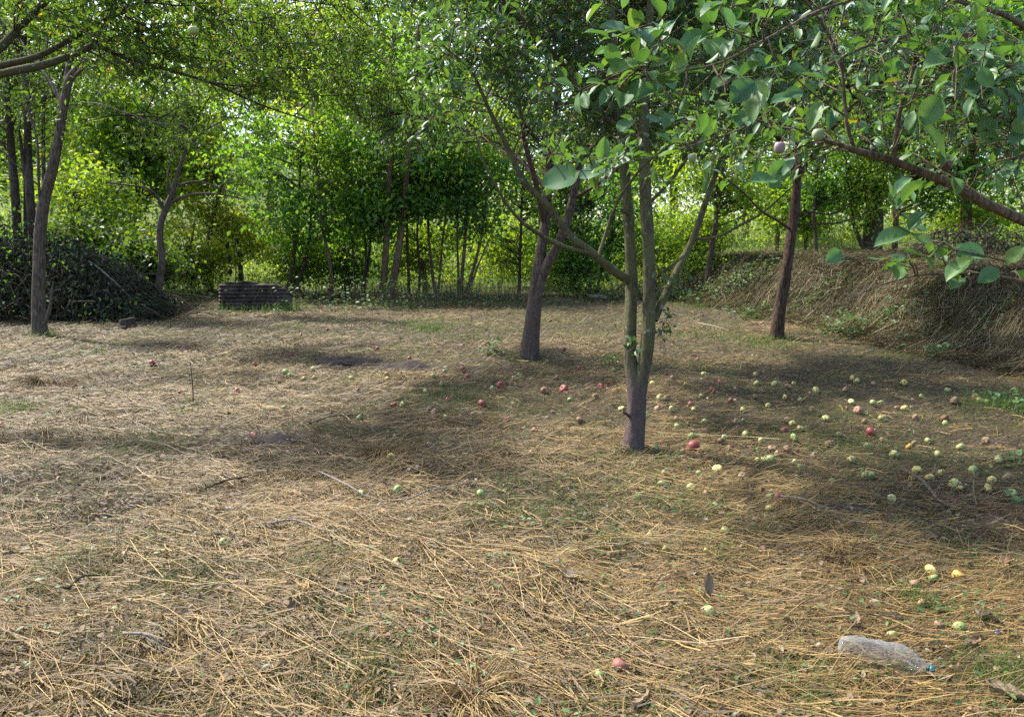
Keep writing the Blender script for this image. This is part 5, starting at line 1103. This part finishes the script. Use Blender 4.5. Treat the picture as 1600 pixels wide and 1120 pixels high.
c = ground(200, 513); root = thing('tree_stump', Vector(c), 'small dark sawn stump in front of the brush heap', 'stump')
R_ = .125; ns = 22; a = np.linspace(0, 2 * math.pi, ns, endpoint=False); V = []
for z, f in ((-.03, 1.35), (.03, 1.12), (.09, 1.0), (.15, .97), (.165, .93)):
    rr = R_ * f * (1 + .10 * np.cos(a * 3 + 1) + .05 * np.cos(a * 7)); V.append(np.stack([rr * np.cos(a), rr * np.sin(a), np.full(ns, z) + .02 * np.cos(a)], -1))
V = np.vstack(V); i = np.arange(4)[:, None] * ns; j = np.arange(ns)[None]; k = (j + 1) % ns
put('bark_side', np_mesh('bark_side', V, [np.stack([i + j, i + k, i + ns + k, i + ns + j], -1).reshape(-1, 4)], smooth=True), M['bark_dark'], root)
top = V[-ns:] ; Vt = np.vstack([top, top.mean(0)[None] + np.array([0, 0, .004])])
put('cut_face', np_mesh('cut_face', Vt, [np.stack([np.arange(ns), (np.arange(ns) + 1) % ns, np.full(ns, ns)], -1)]), M['stick'], root)

g0 = ground(232, 499); P = limb_px([(232, 499, g0[1], .017), (222, 484, g0[1] - .2, .018), (205, 466, g0[1] - .4, .017), (180, 441, g0[1] - .5, .016), (152, 417, g0[1] - .5, .013), (138, 408, g0[1] - .4, .008)])
root = thing('bent_pole', Vector(P[0][:3]), 'pale bent pole leaning from the floor onto the brush heap', 'pole')
tube_obj('stem', spline(P, 30), M['stick'], root, 8, .05)

# ------------------------------------------------------------------ corrugated sheet
def corrugated():
    Yd = ground(400, 484)[1]; a = at(342, 484, Yd); b = at(455, 484, Yd); top = at(400, 440, Yd)
    w = b[0] - a[0]; h = top[2] - float(terrain(a[0], Yd)); z0 = float(terrain(a[0], Yd))
    root = thing('corrugated_sheet', Vector(((a[0] + b[0]) / 2, Yd, z0)), 'dark corrugated sheet standing on edge at the back of the orchard', 'sheet')
    nu, nv = 30, 64; V = []
    for i in range(nu):
        for j in range(nv):
            u = i / (nu - 1) - .5; v = j / (nv - 1)
            hh = h * (1 - .5 * max(0, (u - .22) / .28) ** 1.6 - .04 * math.sin(u * 9) - .025 * math.sin(u * 23 + 1))
            z = v * hh - .03
            V.append([u * w, .12 * v + .028 * math.sin(v * hh / h * 7.5 * 2 * math.pi) + .06 * math.sin(u * 3 + 1) + .03 * math.sin(u * 7) * v, z])
    q = [[i * nv + j, (i + 1) * nv + j, (i + 1) * nv + j + 1, i * nv + j + 1] for i in range(nu - 1) for j in range(nv - 1)]
    o = put('panel', np_mesh('panel', np.array(V), [np.array(q)], smooth=True), plain_mat('old_sheet', (.075, .058, .05), .9, .15, .6, 7), root)
    md = o.modifiers.new('thickness', 'SOLIDIFY'); md.thickness = .008
    for k, (x0, x1) in enumerate(((-.05, .12), (.30, .22))):
        pth = np.array([[x0 * w, -.10, .0, .006], [(x0 + x1) / 2 * w, -.06, h * .45, .005], [x1 * w, -.03, h * .9, .003]])
        Vt, qt, ct = tube(spline(pth, 10), 6, .1); put('prop_stick', np_mesh('prop_stick', Vt, [qt, ct], smooth=True), M['bark_far'], root)
corrugated()

# ------------------------------------------------------------------ brush heaps of dead branches
def brush(label, c0, length, depth, hfun, seed, nb, nt_, nl, xdir=1):
    rng = np.random.default_rng(seed); root = thing('brush_heap', Vector((c0[0], c0[1], float(terrain(c0[0], c0[1])))), label, 'brush heap'); o0 = np.array(root.location)
    def seat(n):
        x = rng.uniform(-.5, .5, n) * length; y = rng.normal(0, .28, n) * depth; H = hfun(x / length + .5) * (.7 + .6 * vnoise(x * 1.7 + 5, y * 1.3, 23)) * np.clip(1 - (y / depth) ** 2 * .9, .15, 1)
        gx_ = o0[0] + x; gy_ = o0[1] + y; return gx_, gy_, terrain(gx_, gy_), H
    gx_, gy_, gz_, H = seat(nb)
    for k in range(nb):
        L = rng.uniform(.7, 1.7); a = rng.normal(0, .7) + (0 if rng.random() < .6 else math.pi); d_ = np.array([math.cos(a), math.sin(a) * .5 - .2, rng.normal(-.05, .25)])
        z = gz_[k] + H[k] * rng.uniform(.15, 1.0); p0 = np.array([gx_[k], gy_[k], z]) - d_ * L * .5
        pts = []
        for t in np.linspace(0, 1, 6):
            p = p0 + d_ * L * t + np.array([0, 0, .12 * L * math.sin(t * math.pi) - .25 * L * t * t]) + rng.normal(0, .03, 3); p[2] = max(p[2], float(terrain(p[0], p[1])) + .02); pts.append([*p, .012 * (1 - .75 * t) * rng.uniform(.5, 1.3) + .003])
        V, q, c = tube(spline(np.array(pts), 12), 5, .15); put('dead_branch', np_mesh('dead_branch', V - o0, [q, c], smooth=True), M['bark_dark'] if rng.random() < .9 else M['bark_twig'], root)
    gx_, gy_, gz_, H = seat(nt_); a = rng.uniform(0, 6.28, nt_); L = rng.uniform(.25, .9, nt_); p0 = np.stack([gx_, gy_, gz_ + H * rng.uniform(.1, 1.0, nt_)], -1)
    d_ = np.stack([np.cos(a), np.sin(a) * .6, rng.normal(-.25, .4, nt_)], -1); s = np.linspace(0, 1, 4)[None, :, None]
    pth = p0[:, None] + L[:, None, None] * (d_[:, None] * s + rvec(nt_, rng)[:, None] * .2 * s ** 2 - np.array([0, 0, .3]) * s ** 2)
    pth[:, :, 2] = np.maximum(pth[:, :, 2], terrain(pth[:, :, 0], pth[:, :, 1]) + .01)
    V, q = sticks(pth, np.full(nt_, .006), np.full(nt_, .003), 3); put('twigs', np_mesh('twigs', V - o0, [q]), M['bark_dark'], root, kind='stuff')
    gx_, gy_, gz_, H = seat(nl); B = np.stack([gx_, gy_, gz_ + H * rng.uniform(.02, 1.03, nl)], -1); D = nrm(np.stack([rng.normal(0, .5, nl), rng.normal(-.1, .5, nl), rng.uniform(-1.4, .1, nl)], -1)); N = nrm(rng.normal(0, 1, (nl, 3)) + np.array([0, -.4, .5])); L = rng.uniform(.06, .16, nl)
    leaf_obj('dead_leaves', B, D, N, L, L * .34, LEAF2, M['dry_hang'], root, np.clip(rng.beta(1.5, 2.8, nl), 0, 1))
    nl = nl // 6; gx_, gy_, gz_, H = seat(nl); B = np.stack([gx_, gy_ - .1, gz_ + H * rng.uniform(.1, 1.15, nl)], -1); ok = vnoise(B[:, 0] * 1.3, B[:, 2] * 1.6, 15) > .45; B = B[ok]; nl = len(B)
    D = nrm(rng.normal(0, .7, (nl, 3)) + np.array([0, -.2, -.4])); N = nrm(rng.normal(0, .6, (nl, 3)) + np.array([0, -.3, 1])); L = rng.uniform(.05, .10, nl)
    leaf_obj('bramble_leaves', B, D, N, L, L * .6, LEAF6, M['dark_leaf'], root, rng.random(nl) * .7)
    return root
hl = lambda u: np.interp(u, [0, .3, .5, .68, .85, 1], [2.2, 2.0, 1.75, 1.5, .95, .35])
gb = ground(60, 515)
brush('dark heap of dead branches and withered leaves at the left border', (at(85, 500, gb[1] + 1.6)[0] - 1.0, gb[1] + 2.3), 5.6, 1.7, hl, 61, 90, 2600, 15000)
gb = at(1500, 365, 17.5)
brush('dark small heap of branches on top of the bank at the right', (gb[0], gb[1]), 2.6, 1.0, lambda u: np.interp(u, [0, .4, 1], [.25, .75, .5]), 62, 26, 420, 900)

# withered plants with black hanging leaves behind the small arching tree
for k, (px, py, h_, lab) in enumerate([(292, 470, 1.55, 'withered plant with black hanging leaves, left of two behind the corrugated sheet'), (368, 468, 1.75, 'withered plant with black hanging leaves, right of two behind the corrugated sheet')]):
    rng = np.random.default_rng(200 + k); Yd = 21.6; x = (px - 800) / F * Yd; z = float(terrain(x, Yd)); root = thing('withered_plant', Vector((x, Yd, z)), lab, 'plant')
    pth = spline(np.array([[x, Yd, z, .016], [x + .05, Yd, z + h_ * .5, .013], [x - .03, Yd, z + h_, .008]]), 16); tube_obj('stem', pth, M['bark_dark'], root, 6, .1)
    for j in range(7):
        p = pth[5 + int(j * 1.4)][:3]; sd = (-1) ** j; L = rng.uniform(.16, .24)
        V, f = leaves(np.array([p + np.array([sd * .12, 0, .02])]), np.array([[sd * .25, -.1, -1.]]), np.array([[0, -1., .2]]), np.array([L]), np.array([L * .75]), LEAF6)
        sv, sq = sticks(np.array([[p, p + np.array([sd * .07, 0, .05]), p + np.array([sd * .12, 0, .02])]]), np.array([.004]), np.array([.003]), 4)
        put('leaf', np_mesh('leaf', np.vstack([V, sv]) - np.array(root.location), [f, sq + len(V)], np.full(len(f) + len(sq), .12)), M['dry_hang'], root)

# ------------------------------------------------------------------ single dead leaves, soil patches, straw tufts
DL = np.random.default_rng(90)
def dead_leaf(px, py, L, tint, stand, label, w=.6):
    p = ground(px, py); root = None; L = L * .85; tint = min(1, tint + .08); t, s = np.linspace(-.5, .5, 13), np.linspace(-1, 1, 9); V = []; sd = DL.uniform(0, 9)
    for a in t:
        wd = w * .5 * math.cos(a * math.pi * .96) ** .8 * (1 + .12 * math.sin(a * 25 + sd))
        for b in s: V.append([a * L, b * wd * L, L * (.13 * b * b * (1 + .6 * math.sin(sd + a * 4)) + .25 * a * a * math.sin(sd * 2) + .03 * math.sin(a * 14 + b * 5 + sd) + .05 * math.sin(a * 5 + b * 3 + sd))])
    q = [[i * 9 + j, (i + 1) * 9 + j, (i + 1) * 9 + j + 1, i * 9 + j + 1] for i in range(12) for j in range(8)]
    me = np_mesh('fallen_leaf', np.array(V), [np.array(q)], np.full(len(q), tint), smooth=True); me.materials.append(M['dead_leaf'])
    o = bpy.data.objects.new('fallen_leaf', me); C.objects.link(o); o.location = (p[0], p[1], float(terrain(p[0], p[1])) + .03 + (L * .45 if stand else 0))
    o.rotation_euler = (0, -1.35, DL.uniform(1.2, 1.9)) if stand else (DL.normal(0, .25), DL.normal(0, .25), DL.uniform(0, 6.28)); props(o, label, 'leaf')
for a in [(1105, 937, .115, .55, True, 'pale grey dead leaf standing upright in the foreground straw', .42), (1082, 905, .05, .7, False, 'small grey dead leaf left of the upright one'), (890, 908, .10, .62, False, 'crumpled grey brown dead leaf in the middle foreground'),
          (1000, 1108, .13, .45, False, 'brown curled dead leaf at the bottom edge'), (357, 803, .085, 1.0, False, 'whitish curled dead leaf in the left foreground'), (340, 800, .07, .4, False, 'olive brown dead leaf beside the whitish curled one'),
          (480, 802, .075, .08, False, 'dark purplish dead leaf left of the curved stick'), (1335, 977, .075, .42, False, 'rust brown dead leaf above the bottle'), (1535, 970, .12, .7, False, 'grey dead leaf between the bottle and the right border'),
          (1560, 822, .13, .45, False, 'large tan dead leaf near the right border'), (1520, 1015, .09, .2, False, 'dark dead leaf right of the bottle cap'), (1455, 848, .10, .05, False, 'blackish curled dead leaf above the holed yellow apples'),
          (20, 876, .09, .15, False, 'dark shiny dead leaf at the left border'), (350, 1028, .07, .1, False, 'dark purple dead leaf in the lower left foreground'), (715, 1035, .09, .2, False, 'dark curled dead leaf near the bottom centre'),
          (430, 1055, .10, .3, False, 'brown dead leaf near the bottom edge, left of centre'), (1250, 873, .06, .75, False, 'pale dead leaf right of the upright grey leaf'), (1570, 1095, .14, .5, False, 'broad brown dead leaf in the bottom right corner'), (605, 990, .06, .15, False, 'small dark red brown dead leaf below the pale apple'),
          (455, 965, .09, .12, False, 'purplish dead leaf strip left of the bottom centre')]: dead_leaf(*a)

soil = plain_mat('dark_soil', (.045, .036, .032), .95, .1, .5, 40)
for px, py, rx, ry, h_, lab in [(545, 567, .40, .22, .05, 'dark bare soil patch, left of two on the mid floor'), (632, 575, .42, .20, .05, 'dark bare soil patch, right of two on the mid floor'), (1330, 797, .16, .11, .012, 'flat grey bare soil patch at the right'), (430, 690, .22, .16, .03, 'bare soil patch under the red apple at the left')]:
    p = ground(px, py); nr_, ns = 8, 26; V = []; a = np.linspace(0, 2 * math.pi, ns, endpoint=False); sd = px
    for i in range(nr_):
        f = i / (nr_ - 1); rr = f * (1 + .25 * (vnoise(np.cos(a) * 2 + sd, np.sin(a) * 2, 81) - .5)); x = p[0] + rx * rr * np.cos(a); y = p[1] + ry * rr * np.sin(a)
        z = terrain(x, y) + h_ * (1 - f ** 2) * (.6 + .8 * vnoise(x * 14, y * 14, 82)) - .012 * f + .022; V.append(np.stack([x, y, z], -1))
    V = np.vstack(V); i = np.arange(nr_ - 1)[:, None] * ns; j = np.arange(ns)[None]; k = (j + 1) % ns
    props(put('soil_patch', np_mesh('soil_patch', V, [np.stack([i + j, i + k, i + ns + k, i + ns + j], -1).reshape(-1, 4)], smooth=True), soil), lab, 'soil', kind='structure')

for px, py, r, h_, n, tb, lab in [(600, 712, .16, .16, 420, .1, 'brownish straw tuft standing up in the middle of the floor'), (80, 604, .28, .18, 420, .0, 'dark straw hummock on the open floor at the left'), (740, 1090, .16, .12, 320, .35, 'upright straw stubble clump at the bottom edge'), (1325, 880, .2, .10, 300, .1, 'matted straw hump left of the dull green apple')]:
    rng = np.random.default_rng(px); p = ground(px, py); a = rng.uniform(0, 6.28, n); q = rng.random(n) ** .6
    bx = p[0] + np.cos(a) * r * .35 * q; by = p[1] + np.sin(a) * r * .35 * q; bz = terrain(bx, by); L = rng.uniform(.5, 1.3, n) * (r + h_) * .8
    s = np.linspace(0, 1, 5)[None, :, None]; d_ = np.stack([np.cos(a) * .8 + rng.normal(0, .3, n), np.sin(a) * .8 + rng.normal(0, .3, n), rng.uniform(.5, 1.3, n)], -1)
    pth = np.stack([bx, by, bz], -1)[:, None] + L[:, None, None] * (d_[:, None] * s * .75 - np.array([0, 0, .75]) * s ** 2)
    pth[:, :, 2] = np.maximum(pth[:, :, 2], terrain(pth[:, :, 0], pth[:, :, 1]) + .008)
    V, f = sticks(pth, np.full(n, .0016), np.full(n, .0012), 3); t = np.clip(rng.beta(2, 2, n) + tb - .15, 0, 1)
    o = put('straw_tuft', np_mesh('straw_tuft', V, [f], np.repeat(t, 12)), M['straw']); props(o, lab, 'straw tuft')
